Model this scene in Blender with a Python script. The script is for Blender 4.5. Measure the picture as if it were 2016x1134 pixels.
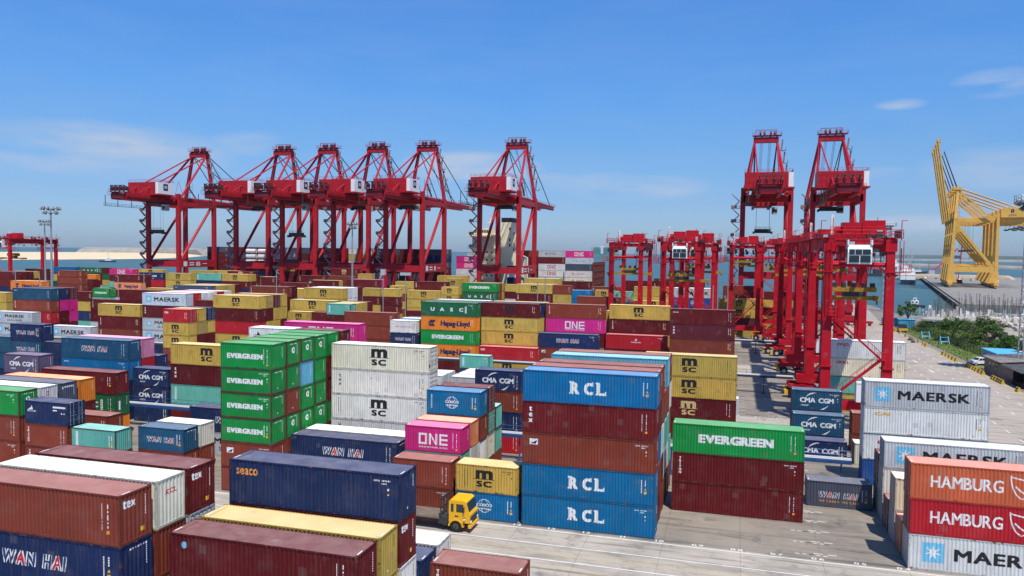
import bpy, bmesh, math, random
from mathutils import Vector, Matrix, noise
R = math.radians
random.seed(7)
scene = bpy.context.scene
for o in list(bpy.data.objects):
    bpy.data.objects.remove(o, do_unlink=True)
C = scene.collection

# ------------------------------------------------------------ camera, sky, sun, exposure
CAM = Vector((18.470, -68.307, 25.411)); YAW, PITCH, ROLL = 0.28091, 0.04906, 0.01173
fw = Vector((-math.sin(YAW)*math.cos(PITCH), math.cos(YAW)*math.cos(PITCH), -math.sin(PITCH)))
r0 = Vector((math.cos(YAW), math.sin(YAW), 0)); u0 = r0.cross(fw)
rr = math.cos(ROLL)*r0+math.sin(ROLL)*u0; uu = -math.sin(ROLL)*r0+math.cos(ROLL)*u0
cam = bpy.data.cameras.new('camera'); co = bpy.data.objects.new('camera', cam); C.objects.link(co)
co.matrix_world = Matrix(((rr.x, uu.x, -fw.x, CAM.x), (rr.y, uu.y, -fw.y, CAM.y), (rr.z, uu.z, -fw.z, CAM.z), (0, 0, 0, 1)))
cam.sensor_width = 36; cam.lens = 27.13; cam.clip_start = 0.5; cam.clip_end = 30000
scene.camera = co

SUN = Vector((0.24, -0.36, 0.90)).normalized()
sun = bpy.data.lights.new('sun', 'SUN'); so = bpy.data.objects.new('sun', sun); C.objects.link(so)
sun.energy = 5.0; sun.angle = R(0.55); sun.color = (1.0, 0.945, 0.86)
so.rotation_euler = SUN.to_track_quat('Z', 'Y').to_euler(); so.location = (0, 0, 200)

w = bpy.data.worlds.new('World'); scene.world = w; w.use_nodes = True
nt = w.node_tree; nt.nodes.clear()
def N(nt, t, **k):
    n = nt.nodes.new(t)
    for a, b in k.items(): setattr(n, a, b)
    return n
def L(nt, a, b): nt.links.new(a, b)
out = N(nt, 'ShaderNodeOutputWorld'); bg = N(nt, 'ShaderNodeBackground')
sky = N(nt, 'ShaderNodeTexSky', sky_type='NISHITA'); sky.sun_disc = False
sky.sun_elevation = math.asin(SUN.z); sky.sun_rotation = math.atan2(SUN.x, SUN.y)
sky.altitude = 0; sky.air_density = 1.0; sky.dust_density = 0.6; sky.ozone_density = 3.0
bg.inputs['Strength'].default_value = 0.10
tc = N(nt, 'ShaderNodeTexCoord')
# wisps of cloud low over the horizon, from the direction looked in
mp = N(nt, 'ShaderNodeMapping'); mp.inputs['Scale'].default_value = (5., 5., 24.0); mp.inputs['Location'].default_value = (3.1, 0.4, 0.0)
nz = N(nt, 'ShaderNodeTexNoise'); nz.inputs['Scale'].default_value = 1.5; nz.inputs['Detail'].default_value = 6; nz.inputs['Roughness'].default_value = 0.52
rp = N(nt, 'ShaderNodeValToRGB'); rp.color_ramp.elements[0].position = 0.36; rp.color_ramp.elements[1].position = 0.66
sep = N(nt, 'ShaderNodeSeparateXYZ')
def mth(op, a, b_=None):
    n = N(nt, 'ShaderNodeMath', operation=op)
    for s, v in ((0, a), (1, b_)):
        if v is None: continue
        if isinstance(v, (int, float)): n.inputs[s].default_value = v
        else: L(nt, v, n.inputs[s])
    return n.outputs[0]
mul = N(nt, 'ShaderNodeMath', operation='MULTIPLY'); mu2 = N(nt, 'ShaderNodeMath', operation='MULTIPLY'); mu2.inputs[1].default_value = 1.15
mix = N(nt, 'ShaderNodeMix', data_type='RGBA')
L(nt, tc.outputs['Generated'], mp.inputs[0]); L(nt, mp.outputs[0], nz.inputs['Vector']); L(nt, nz.outputs['Fac'], rp.inputs[0])
L(nt, tc.outputs['Generated'], sep.inputs[0])
azi = mth('ARCTAN2', sep.outputs['X'], sep.outputs['Y']); cloud = None
# cloud banks: azimuth, height, half width, half height, strength
for az0, z0, sa, sz, st in ((-.765,.108,.15,.034,.8),(-.60,.125,.06,.016,.5),(-.335,.105,.10,.022,1.),(-.24,.085,.07,.016,.6),(-.135,.082,.11,.020,.75),(.275,.185,.05,.017,.9),(.18,.17,.03,.007,.8),(.28,.095,.09,.028,.55),(.20,.035,.08,.012,.8),(.15,.095,.05,.008,.4),(-.95,.09,.1,.03,.5)):
    d1 = mth('DIVIDE', mth('SUBTRACT', azi, az0), sa); d2 = mth('DIVIDE', mth('SUBTRACT', sep.outputs['Z'], z0), sz)
    v = mth('MULTIPLY', mth('MAXIMUM', mth('SUBTRACT', 1., mth('ADD', mth('MULTIPLY', d1, d1), mth('MULTIPLY', d2, d2))), 0.), st)
    cloud = v if cloud is None else mth('MAXIMUM', cloud, v)
L(nt, rp.outputs[0], mul.inputs[0]); L(nt, mth('ADD', cloud, .05), mul.inputs[1]); L(nt, mul.outputs[0], mu2.inputs[0])
L(nt, mu2.outputs[0], mix.inputs[0])
gam = N(nt, 'ShaderNodeHueSaturation'); gam.inputs['Saturation'].default_value = 1.0
tint = N(nt, 'ShaderNodeValToRGB'); e = tint.color_ramp.elements                    # clear marine air: deeper blue than the default atmosphere
e[0].position = .0; e[0].color = (.36, .49, .76, 1); e[1].position = .34; e[1].color = (.290, .585, .92, 1)
for p_, c_ in ((.062, (.315, .44, .68)), (.125, (.310, .480, .690)), (.19, (.293, .527, .79))): a = e.new(p_); a.color = (*c_, 1)
L(nt, sep.outputs['Z'], tint.inputs[0])
sc2 = N(nt, 'ShaderNodeVectorMath', operation='MULTIPLY'); L(nt, sky.outputs[0], sc2.inputs[0]); L(nt, tint.outputs[0], sc2.inputs[1])
sc3 = N(nt, 'ShaderNodeVectorMath', operation='SCALE'); L(nt, sc2.outputs[0], sc3.inputs[0]); sc3.inputs['Scale'].default_value = 1.72
L(nt, sc3.outputs[0], gam.inputs['Color']); L(nt, gam.outputs[0], mix.inputs[6]); mix.inputs[7].default_value = (4.4, 5.2, 6.6, 1)
L(nt, mix.outputs[2], bg.inputs['Color']); L(nt, bg.outputs[0], out.inputs['Surface'])

vs = scene.view_settings; vs.view_transform = 'Standard'; vs.look = 'None'; vs.exposure = 0.17; vs.gamma = 1.0; vs.use_curve_mapping = False

# ------------------------------------------------------------ materials
MATS = {}
def mat(name, col=None, rough=.6, metal=0., spec=.35, noise_amt=0., nscale=1., bump=0., bscale=20., stretch=(1, 1, 1), col2=None):
    """plain procedural material: colour broken up by two scales of noise"""
    if name in MATS: return MATS[name]
    m = bpy.data.materials.new(name); m.use_nodes = True; t = m.node_tree; b = t.nodes['Principled BSDF']
    b.inputs['Roughness'].default_value = rough; b.inputs['Metallic'].default_value = metal; b.inputs['Specular IOR Level'].default_value = spec
    b.inputs['Base Color'].default_value = (*col, 1)
    if noise_amt or col2:
        tc = N(t, 'ShaderNodeTexCoord'); mp = N(t, 'ShaderNodeMapping'); mp.inputs['Scale'].default_value = stretch
        n1 = N(t, 'ShaderNodeTexNoise'); n1.inputs['Scale'].default_value = nscale; n1.inputs['Detail'].default_value = 8; n1.inputs['Roughness'].default_value = .62
        L(t, tc.outputs['Object'], mp.inputs[0]); L(t, mp.outputs[0], n1.inputs['Vector'])
        rp = N(t, 'ShaderNodeValToRGB'); rp.color_ramp.elements[0].position = .32; rp.color_ramp.elements[1].position = .68
        L(t, n1.outputs['Fac'], rp.inputs[0])
        c2 = col2 or tuple(c*(1-noise_amt) for c in col)
        rp.color_ramp.elements[0].color = (*c2, 1); rp.color_ramp.elements[1].color = (*col, 1)
        L(t, rp.outputs[0], b.inputs['Base Color'])
    if bump:
        tc2 = N(t, 'ShaderNodeTexCoord'); n2 = N(t, 'ShaderNodeTexNoise'); n2.inputs['Scale'].default_value = bscale; n2.inputs['Detail'].default_value = 5
        bp = N(t, 'ShaderNodeBump'); bp.inputs['Strength'].default_value = bump; bp.inputs['Distance'].default_value = .05
        L(t, tc2.outputs['Object'], n2.inputs['Vector']); L(t, n2.outputs['Fac'], bp.inputs['Height']); L(t, bp.outputs[0], b.inputs['Normal'])
    MATS[name] = m; return m

def mixc(t, fac, a, b, blend='MIX'):
    n = N(t, 'ShaderNodeMix', data_type='RGBA'); n.blend_type = blend
    for s, v in ((0, fac), (6, a), (7, b)):
        if isinstance(v, (int, float)): n.inputs[s].default_value = v
        elif isinstance(v, tuple): n.inputs[s].default_value = (*v, 1) if len(v) == 3 else v
        else: L(t, v, n.inputs[s])
    return n.outputs[2]
def ramp(t, src, p0, p1, c0=0., c1=1.):
    r = N(t, 'ShaderNodeValToRGB'); r.color_ramp.elements[0].position = p0; r.color_ramp.elements[1].position = p1
    r.color_ramp.elements[0].color = (c0, c0, c0, 1); r.color_ramp.elements[1].color = (c1, c1, c1, 1)
    L(t, src, r.inputs[0]); return r.outputs[0]

def container_paint(name, attr=False, fade=0., rust=.66, streak=.3, dust=0., rough=.55):
    """weathered container paint; the colour itself is the object's own colour (or its 'paint' attribute)"""
    m = bpy.data.materials.new(name); m.use_nodes = True; t = m.node_tree; b = t.nodes['Principled BSDF']
    tc = N(t, 'ShaderNodeTexCoord'); oi = N(t, 'ShaderNodeObjectInfo')
    if attr:
        at = N(t, 'ShaderNodeAttribute'); at.attribute_name = 'paint'; base = at.outputs['Color']
    else: base = oi.outputs['Color']
    off = N(t, 'ShaderNodeVectorMath', operation='SCALE'); off.inputs[0].default_value = (37., 61., 23.); L(t, oi.outputs['Random'], off.inputs['Scale'])
    ad = N(t, 'ShaderNodeVectorMath', operation='ADD'); L(t, tc.outputs['Object'], ad.inputs[0]); L(t, off.outputs[0], ad.inputs[1])
    def nz(scale, st, detail=6, rg=.6):
        mp = N(t, 'ShaderNodeMapping'); mp.inputs['Scale'].default_value = st; n = N(t, 'ShaderNodeTexNoise')
        n.inputs['Scale'].default_value = scale; n.inputs['Detail'].default_value = detail; n.inputs['Roughness'].default_value = rg
        L(t, ad.outputs[0], mp.inputs[0]); L(t, mp.outputs[0], n.inputs['Vector']); return n.outputs['Fac']
    big = ramp(t, nz(.35, (1, 1, 1), 3), .3, .7, .84, 1.1)
    c = mixc(t, 1., base, big, 'MULTIPLY')
    # repaired rectangles of slightly different paint
    vo = N(t, 'ShaderNodeTexVoronoi', feature='F1', distance='CHEBYCHEV'); vo.inputs['Scale'].default_value = .8; L(t, ad.outputs[0], vo.inputs['Vector'])
    sc = N(t, 'ShaderNodeSeparateColor'); L(t, vo.outputs['Color'], sc.inputs[0])
    pf = N(t, 'ShaderNodeMath', operation='MULTIPLY'); L(t, ramp(t, vo.outputs['Distance'], .20, .205, 1., 0.), pf.inputs[0]); L(t, ramp(t, sc.outputs['Red'], .70, .71), pf.inputs[1])
    pf2 = N(t, 'ShaderNodeMath', operation='MULTIPLY'); L(t, pf.outputs[0], pf2.inputs[0]); pf2.inputs[1].default_value = .5
    c = mixc(t, pf2.outputs[0], c, mixc(t, .5, base, (.16, .14, .13)))
    st = ramp(t, nz(1., (7, 7, .45), 5), .5, .78)
    stm = N(t, 'ShaderNodeMath', operation='MULTIPLY'); L(t, st, stm.inputs[0]); stm.inputs[1].default_value = streak
    c = mixc(t, stm.outputs[0], c, mixc(t, .65, base, (.10, .07, .05)))
    lg = ramp(t, nz(1.3, (9, 9, .3), 4), .60, .85)
    lgm = N(t, 'ShaderNodeMath', operation='MULTIPLY'); L(t, lg, lgm.inputs[0]); lgm.inputs[1].default_value = streak*.35
    c = mixc(t, lgm.outputs[0], c, mixc(t, .45, base, (.6, .55, .5)))
    if fade:                                                               # chalky paint on the roof: same hue, lighter
        hs = N(t, 'ShaderNodeHueSaturation'); hs.inputs['Saturation'].default_value = .80; hs.inputs['Value'].default_value = 1.55; L(t, c, hs.inputs['Color']); c = mixc(t, fade, hs.outputs[0], (.62, .54, .50))
    if dust: 
        dm = N(t, 'ShaderNodeMath', operation='MULTIPLY'); L(t, ramp(t, nz(.9, (1, 1, 1), 7), .35, .72), dm.inputs[0]); dm.inputs[1].default_value = dust
        c = mixc(t, dm.outputs[0], c, (.52, .45, .38))
    ru = ramp(t, nz(2.6, (1, 1, .7), 9, .72), rust, rust+.05)
    c = mixc(t, ru, c, (.13, .052, .025))
    rn = N(t, 'ShaderNodeMath', operation='MULTIPLY'); L(t, ramp(t, nz(1.6, (5, 5, .22), 6, .7), .63, .72), rn.inputs[0]); rn.inputs[1].default_value = streak*1.1
    c = mixc(t, rn.outputs[0], c, (.15, .07, .035))                       # rust runs down the ribs
    fd = N(t, 'ShaderNodeMath', operation='MULTIPLY'); L(t, ramp(t, nz(.5, (1, 1, 1.6), 7, .68), .52, .68), fd.inputs[0]); fd.inputs[1].default_value = .12
    c = mixc(t, fd.outputs[0], c, mixc(t, .4, base, (.42, .37, .33)))     # sun-bleached areas
    L(t, c, b.inputs['Base Color']); b.inputs['Roughness'].default_value = rough; b.inputs['Specular IOR Level'].default_value = .12
    bp = N(t, 'ShaderNodeBump'); bp.inputs['Strength'].default_value = .5; bp.inputs['Distance'].default_value = .03; L(t, nz(1.4, (1, 1, 1), 4), bp.inputs['Height']); L(t, bp.outputs[0], b.inputs['Normal'])
    MATS[name] = m; return m
container_paint('container_wall_paint', streak=.62, rust=.635)
container_paint('container_roof_paint', fade=.07, streak=.12, rust=.66, dust=.16, rough=.7)
container_paint('container_frame_paint', streak=.5, rust=.56)
container_paint('stack_wall_paint', attr=True, streak=.3, rust=.72)
container_paint('stack_roof_paint', attr=True, fade=.07, streak=.1, rust=.7, dust=.15, rough=.7)
container_paint('crane_red_paint', streak=.3, rust=.72, rough=.42)
container_paint('crane_yellow_paint', streak=.25, rust=.72, rough=.5)
P = {}
for k, c in dict(white=(.74, .74, .72), black=(.018, .018, .02), red=(.55, .02, .035), navy=(.012, .02, .09), yellow=(.72, .42, .04), lightblue=(.16, .48, .68),
                 orange=(.75, .30, .05), gold=(.55, .42, .18), magenta=(.5, .03, .14), steel=(.45, .46, .47), body=(.02, .045, .13), dark=(.05, .05, .055), teal=(.06, .30, .32), bluepaint=(.004,.112,.30)).items():
    P[k] = mat('lettering_'+k, c, .6, 0, .25, .16, 3.)
PL = {}
for k in list(P):                                                          # the same paints as worn lettering: chips let the wall show through
    m = P[k].copy(); m.name = 'worn_'+P[k].name; t = m.node_tree; bs = t.nodes['Principled BSDF']; o_ = t.nodes['Material Output']; PL[k] = m
    n1 = N(t, 'ShaderNodeTexNoise'); n1.inputs['Scale'].default_value = 5.5; n1.inputs['Detail'].default_value = 9; n1.inputs['Roughness'].default_value = .7
    oi = N(t, 'ShaderNodeObjectInfo'); tcn = N(t, 'ShaderNodeTexCoord'); va = N(t, 'ShaderNodeVectorMath', operation='ADD'); vs_ = N(t, 'ShaderNodeVectorMath', operation='SCALE')
    vs_.inputs[0].default_value = (31., 17., 53.); L(t, oi.outputs['Random'], vs_.inputs['Scale']); L(t, tcn.outputs['Object'], va.inputs[0]); L(t, vs_.outputs[0], va.inputs[1]); L(t, va.outputs[0], n1.inputs['Vector'])
    tr = N(t, 'ShaderNodeBsdfTransparent'); mx = N(t, 'ShaderNodeMixShader'); L(t, ramp(t, n1.outputs['Fac'], .585, .64, .0, .8), mx.inputs[0]); L(t, bs.outputs[0], mx.inputs[1]); L(t, tr.outputs[0], mx.inputs[2]); L(t, mx.outputs[0], o_.inputs['Surface'])
glass = mat('window_glass', (.02, .03, .035), .08, 0, .6)
galv = mat('galvanised_steel', (.42, .44, .46), .45, .6, .5, .25, 2.)
rubber = mat('tyre_rubber', (.022, .021, .02), .85, 0, .2, .3, 6.)
darksteel = mat('dark_steel', (.055, .055, .06), .55, .3, .4, .3, 3.)
white = mat('white_paint', (.78, .78, .76), .5, 0, .4, .12, 1.5)
cable = mat('steel_cable', (.06, .06, .07), .5, .5, .4)

# ------------------------------------------------------------ mesh helpers
class M:
    def __init__(s): s.v = []; s.f = []; s.m = []
    def add(s, vs, fs, m=0):
        n = len(s.v); s.v += [tuple(v) for v in vs]; s.f += [tuple(i+n for i in f) for f in fs]; s.m += [m]*len(fs); return s
    def box(s, x0, x1, y0, y1, z0, z1, m=0):
        return s.add([(x0,y0,z0),(x1,y0,z0),(x1,y1,z0),(x0,y1,z0),(x0,y0,z1),(x1,y0,z1),(x1,y1,z1),(x0,y1,z1)],
                     [(0,3,2,1),(4,5,6,7),(0,1,5,4),(1,2,6,5),(2,3,7,6),(3,0,4,7)], m)
    def beam(s, p, q, wd, ht, m=0, w2=None, h2=None):
        p, q = Vector(p), Vector(q); d = (q-p).normalized(); up = Vector((0,0,1)) if abs(d.z) < .97 else Vector((0,1,0))
        a = d.cross(up).normalized(); b = a.cross(d).normalized(); w2 = w2 or wd; h2 = h2 or ht; vs = []
        for c, W, H in ((p, wd, ht), (q, w2, h2)):
            for i, j in ((-1,-1),(1,-1),(1,1),(-1,1)): vs.append(c+a*(i*W/2)+b*(j*H/2))
        return s.add(vs, [(0,3,2,1),(4,5,6,7),(0,1,5,4),(1,2,6,5),(2,3,7,6),(3,0,4,7)], m)
    def tube(s, p, q, r, n=8, m=0, r2=None, caps=True):
        p, q = Vector(p), Vector(q); d = (q-p).normalized(); up = Vector((0,0,1)) if abs(d.z) < .97 else Vector((0,1,0))
        a = d.cross(up).normalized(); b = a.cross(d).normalized(); r2 = r if r2 is None else r2
        vs = [c+(a*math.cos(t)+b*math.sin(t))*rad for c, rad in ((p, r), (q, r2)) for t in [2*math.pi*i/n for i in range(n)]]
        fs = [(i, (i+1) % n, n+(i+1) % n, n+i) for i in range(n)]
        if caps: fs += [tuple(range(n-1, -1, -1)), tuple(range(n, 2*n))]
        return s.add(vs, fs, m)
    def path(s, pts, r, n=6, m=0):
        for p, q in zip(pts, pts[1:]): s.tube(p, q, r, n, m)
        return s
    def prism(s, pts, vec, m=0):
        n = len(pts); vec = Vector(vec); vs = [Vector(p) for p in pts]+[Vector(p)+vec for p in pts]
        return s.add(vs, [tuple(range(n-1, -1, -1)), tuple(range(n, 2*n))]+[(i, (i+1) % n, n+(i+1) % n, n+i) for i in range(n)], m)
    def rail(s, pts, h=1.1, r=.03, m=0, step=2.0):
        for p, q in zip(pts, pts[1:]):
            p, q = Vector(p), Vector(q); ln = (q-p).length; k = max(1, int(ln/step))
            for z in (h*.5, h): s.tube(p+Vector((0,0,z)), q+Vector((0,0,z)), r, 4, m)
            for i in range(k+1):
                c = p.lerp(q, i/k); s.tube(c, c+Vector((0,0,h)), r, 4, m)
        return s
    def mesh(s, name, mats):
        me = bpy.data.meshes.new(name); me.from_pydata(s.v, [], s.f)
        for x in mats: me.materials.append(x)
        if any(s.m): me.polygons.foreach_set('material_index', s.m)
        me.update(); return me
    def build(s, name, mats, parent=None, loc=None, smooth=False, col=None):
        if not isinstance(mats, (list, tuple)): mats = [mats]
        me = s.mesh(name, mats); bm = bmesh.new(); bm.from_mesh(me); bmesh.ops.recalc_face_normals(bm, faces=bm.faces); bm.to_mesh(me); bm.free()
        o = link(name, me, parent, loc)
        if smooth: me.polygons.foreach_set('use_smooth', [True]*len(me.polygons))
        if col: o.color = (*col, 1)
        return o
def link(name, me, parent=None, loc=None, col=None):
    o = bpy.data.objects.new(name, me); C.objects.link(o)
    if parent: o.parent = parent
    if loc is not None: o.location = loc
    if col: o.color = (*col, 1)
    return o
def thing(name, label, cat, loc=(0,0,0), rz=0, group=None):
    o = bpy.data.objects.new(name, None); C.objects.link(o); o.empty_display_size = .5
    o.location = loc; o.rotation_euler = (0,0,rz); return tag(o, label, cat, group)
def tag(o, label, cat, group=None):
    o['label'] = label; o['category'] = cat
    if group: o['group'] = group
    return o
def struct(o): o['kind'] = 'structure'; return o
def dup(o, parent=None):
    c = o.copy(); C.objects.link(c); c.parent = parent
    for ch in o.children: dup(ch, c)
    return c

# ------------------------------------------------------------ lettering: flat shapes in a wall's own (u, v), cut and pressed onto its corrugation
_txt = {}
def glyph(ch, bold=0.):
    k = (ch, bold)
    if k not in _txt:
        cu = bpy.data.curves.new('glyph', 'FONT'); cu.body = ch; cu.size = 1; cu.offset = bold; cu.resolution_u = 3
        ob = bpy.data.objects.new('glyph', cu); C.objects.link(ob)
        dg = bpy.context.evaluated_depsgraph_get(); me = bpy.data.meshes.new_from_object(ob.evaluated_get(dg))
        vs = [v.co.copy() for v in me.vertices]; fs = [tuple(p.vertices) for p in me.polygons]
        bpy.data.objects.remove(ob); bpy.data.meshes.remove(me); bpy.data.curves.remove(cu)
        x0 = min([v.x for v in vs] or [0]); x1 = max([v.x for v in vs] or [.3])
        _txt[k] = ([(v.x-x0, v.y) for v in vs], fs, x1-x0)
    return _txt[k]
class Art:
    """shapes in (u, v, layer, colour)"""
    def __init__(s): s.v = []; s.f = []; s.m = []; s.mats = []
    def mi(s, c):
        if c not in s.mats: s.mats.append(c)
        return s.mats.index(c)
    def put(s, pts, fs, c, lay=0):
        n = len(s.v); s.v += [(p[0], p[1], lay) for p in pts]; s.f += [tuple(i+n for i in f) for f in fs]; s.m += [s.mi(c)]*len(fs)
    def rect(s, u0, u1, v0, v1, c, lay=0): s.put([(u0,v0),(u1,v0),(u1,v1),(u0,v1)], [(0,1,2,3)], c, lay)
    def poly(s, pts, c, lay=0): s.put(pts, [tuple(range(len(pts)))], c, lay)
    def arc(s, cu, cv, ru, rv, a0, a1, th, c, lay=0, taper=False, n=14):
        pts = []
        for i in range(n+1):
            t = a0+(a1-a0)*i/n; w = th/2*(math.sin(math.pi*min(1, i/n*1.02))*.9+.1 if taper else 1)
            pts += [(cu+(ru+w)*math.cos(t), cv+(rv+w)*math.sin(t)), (cu+(ru-w)*math.cos(t), cv+(rv-w)*math.sin(t))]
        s.put(pts, [(2*i, 2*i+2, 2*i+3, 2*i+1) for i in range(n)], c, lay)
    def text(s, body, u, v, h, c, wide=1., bold=0., gap=.10, align='c', lay=0, shear=0., cols=None, fit=None, fith=None):
        """u = centre (or left), v = baseline, h = capital height, fit/fith = total width and height of the word; bold = extra stroke width"""
        W = [.34 if ch == ' ' else glyph(ch)[2] for ch in body]; tot = sum(W)+gap*(len(body)-1); k = h/.73
        if fith: k = fith/max(max(p[1] for p in glyph(ch)[0]) for ch in body if ch != ' ')
        bo = bold*k*.9
        kw = (fit-2*bo)/tot if fit else k*wide
        x = u-(tot*kw/2 if align == 'c' else 0); sh = [(0, 0)] if bo < .004 else [(-1, -.6), (1, .6), (-1, .6), (1, -.6), (0, 0)]
        for i, ch in enumerate(body):
            if ch != ' ':
                vs, fs, gw = glyph(ch)
                for q, (ax, ay) in enumerate(sh):
                    s.put([(x+px*kw+py*k*shear+ax*bo, v+py*k+ay*bo) for px, py in vs], fs, (cols or {}).get(i, c), lay+q*.12)
            x += (W[i]+gap)*kw
    def stack(s, body, u, v, h, c, bold=.02, step=1.22, lay=0):
        for i, ch in enumerate(body): s.text(ch, u, v-i*h*step, h, c, 1.05, bold, lay=lay)

def corr(depth, pitch, lo, hi, y0):
    """trapezoid profile: breakpoints and depth function"""
    q = [(0, 0), (.26, 0), (.5, 1), (.76, 1), (1, 0)]
    n = max(1, round((hi-lo)/pitch)); pt = (hi-lo)/n
    br = [(lo+pt*(i+a), y0+depth*b) for i in range(n) for a, b in q[:-1]]+[(hi, y0)]
    return br
def depth_at(br, x):
    if x <= br[0][0]: return br[0][1]
    import bisect
    xs = depth_at.c.setdefault(id(br), [b[0] for b in br]); i = bisect.bisect_right(xs, x)
    if i >= len(br): return br[-1][1]
    a, b = br[i-1], br[i]; return a[1]+(b[1]-a[1])*(x-a[0])/(b[0]-a[0]+1e-9)
depth_at.c = {}
def art_mesh(art, br, place, name):
    """cut every face at the corrugation's fold lines, then press it onto the wall"""
    import bisect
    xs = [b[0] for b in br]; vs = []; fs = []; ms = []
    for f, m in zip(art.f, art.m):
        poly = [art.v[i] for i in f]; lo = min(p[0] for p in poly); hi = max(p[0] for p in poly)
        cuts = xs[bisect.bisect_right(xs, lo+1e-5):bisect.bisect_left(xs, hi-1e-5)]
        pieces = []
        for x in cuts:
            left = []; right = []
            for a, b in zip(poly, poly[1:]+poly[:1]):
                if a[0] <= x: left.append(a)
                if a[0] >= x: right.append(a)
                if (a[0]-x)*(b[0]-x) < 0:
                    t = (x-a[0])/(b[0]-a[0]); q = (x, a[1]+(b[1]-a[1])*t, a[2]); left.append(q); right.append(q)
            if len(left) > 2: pieces.append(left)
            poly = right
            if len(poly) < 3: break
        if len(poly) > 2: pieces.append(poly)
        for pc in pieces:
            cx = sum(p[0] for p in pc)/len(pc); i = min(max(bisect.bisect_right(xs, cx), 1), len(br)-1); a, b = br[i-1], br[i]; sl = (b[1]-a[1])/(b[0]-a[0]+1e-9)
            n = len(vs); vs += [tuple(place(p[0], a[1]+(p[0]-a[0])*sl-.004-.0035*p[2], p[1])) for p in pc]; fs.append(tuple(range(n, n+len(pc)))); ms.append(m)
    me = bpy.data.meshes.new(name); me.from_pydata(vs, [], fs); me.polygons.foreach_set('material_index', ms); me.update(); return me
# ------------------------------------------------------------ shipping containers
WD = 2.438
def side_br(Ln): return corr(.036, .278, .13, Ln-.13, .018)
END_BR = corr(.042, .30, .13, WD-.13, .018)
BR = {Ln: side_br(Ln) for Ln in (12.19, 6.06)}
_mesh = {}
def cached(key, fn):
    if key not in _mesh: _mesh[key] = fn()
    return _mesh[key]
def panel(b, br, z0, z1, place):
    vs = []; fs = []
    for i, (x, d) in enumerate(br): vs += [place(x, d, z0), place(x, d, z1)]
    for i in range(len(br)-1): fs.append((2*i, 2*i+2, 2*i+3, 2*i+1))
    b.add(vs, fs)
def wall_mesh(Ln, H):
    b = M(); br = BR[Ln]
    panel(b, br, .16, H-.09, lambda x, d, z: (x, d, z)); panel(b, br, .16, H-.09, lambda x, d, z: (x, WD-d, z))
    return b.mesh('wall', [MATS['container_wall_paint']])
def end_mesh(H):
    b = M(); panel(b, END_BR, .16, H-.09, lambda x, d, z: (-d, x, z)); return b.mesh('end_wall', [MATS['container_wall_paint']])
def roof_mesh(Ln, H):
    b = M(); br = corr(.022, .209, .1, Ln-.1, 0)
    vs = []; fs = []
    for x, d in br: vs += [(x, .05, H-.012-d), (x, WD-.05, H-.012-d)]
    for i in range(len(br)-1): fs.append((2*i, 2*i+2, 2*i+3, 2*i+1))
    b.add(vs, fs); b.box(.06, .42, .3, WD-.3, H-.014, H-.008); b.box(Ln-.42, Ln-.06, .3, WD-.3, H-.014, H-.008)
    b.box(.12, .20, .35, 1.0, H-.009, H-.004, 1); b.box(Ln-.20, Ln-.12, .35, .95, H-.009, H-.004, 1)
    return b.mesh('roof', [MATS['container_roof_paint'], P['white']])
def frame_mesh(Ln, H):
    b = M(); c = .13
    for x in (0, Ln-c):
        for y in (0, WD-c): b.box(x+.006, x+c-.006, y+.006, y+c-.006, .11, H-.11)
    for y in (0, WD):
        s = 1 if y == 0 else -1; ya, yb = sorted((y+s*.004, y+s*.075))
        b.box(.16, Ln-.16, ya, yb, 0.02, .165); b.box(.16, Ln-.16, ya, yb, H-.095, H-.008)
        if Ln < 7:
            for x in (Ln/2-1.2, Ln/2+.85): b.box(x, x+.36, y+s*.002-.002, y+s*.002+.002, .045, .15, 1)
    for x in (0, Ln):
        s = 1 if x == 0 else -1; xa, xb = sorted((x+s*.004, x+s*.08))
        b.box(xa, xb, .16, WD-.16, .02, .165); b.box(xa, xb, .16, WD-.16, H-.11, H-.01)
    for x in (0, Ln-.178):                                   # corner castings
        for y in (0, WD-.162):
            for z in (0, H-.118):
                b.box(x, x+.178, y, y+.162, z, z+.118)
                b.box(x+.06, x+.12, y-.001 if y == 0 else y+.163, y+.0 if y == 0 else y+.1635, z+.03, z+.09, 1)
    return b.mesh('frame', [MATS['container_frame_paint'], P['dark']])
def door_mesh(H):
    """two leaves at the +X end, local x=0 is the outer plane"""
    b = M()
    for a in (0, 1):
        y0 = .13+a*(WD/2-.125); y1 = y0+WD/2-.14
        b.box(-.075, -.045, y0, y1, .17, H-.12)
        hz = (H-.35)/5
        for k in range(5):
            z = .22+k*hz; b.add([(-.045, y0+.05, z), (-.045, y1-.05, z), (-.022, y1-.05, z+hz*.22), (-.022, y0+.05, z+hz*.22), (-.022, y0+.05, z+hz*.6), (-.022, y1-.05, z+hz*.6), (-.045, y1-.05, z+hz*.82), (-.045, y0+.05, z+hz*.82)],
                [(0,1,2,3), (3,2,5,4), (4,5,6,7)])
        for k in range(4):
            z = .35+k*(H-.7)/3; yy = .05 if a == 0 else WD-.19; b.box(-.04, .0, yy, yy+.14, z, z+.12)
    return b.mesh('door', [MATS['container_wall_paint']])
def bars_mesh(H):
    b = M()
    for y in (.42, .86, 1.58, 2.02):
        b.tube((-.002, y, .05), (-.002, y, H-.05), .022, 6)
        for z in (.07, .62, 1.5, H-.2): b.box(-.03, .012, y-.06, y+.06, z, z+.09)
        b.box(-.002, .018, y, y+.42 if y < 1.2 else y+.30, 1.12, 1.155)
    return b.mesh('locking_bars', [galv])

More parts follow.
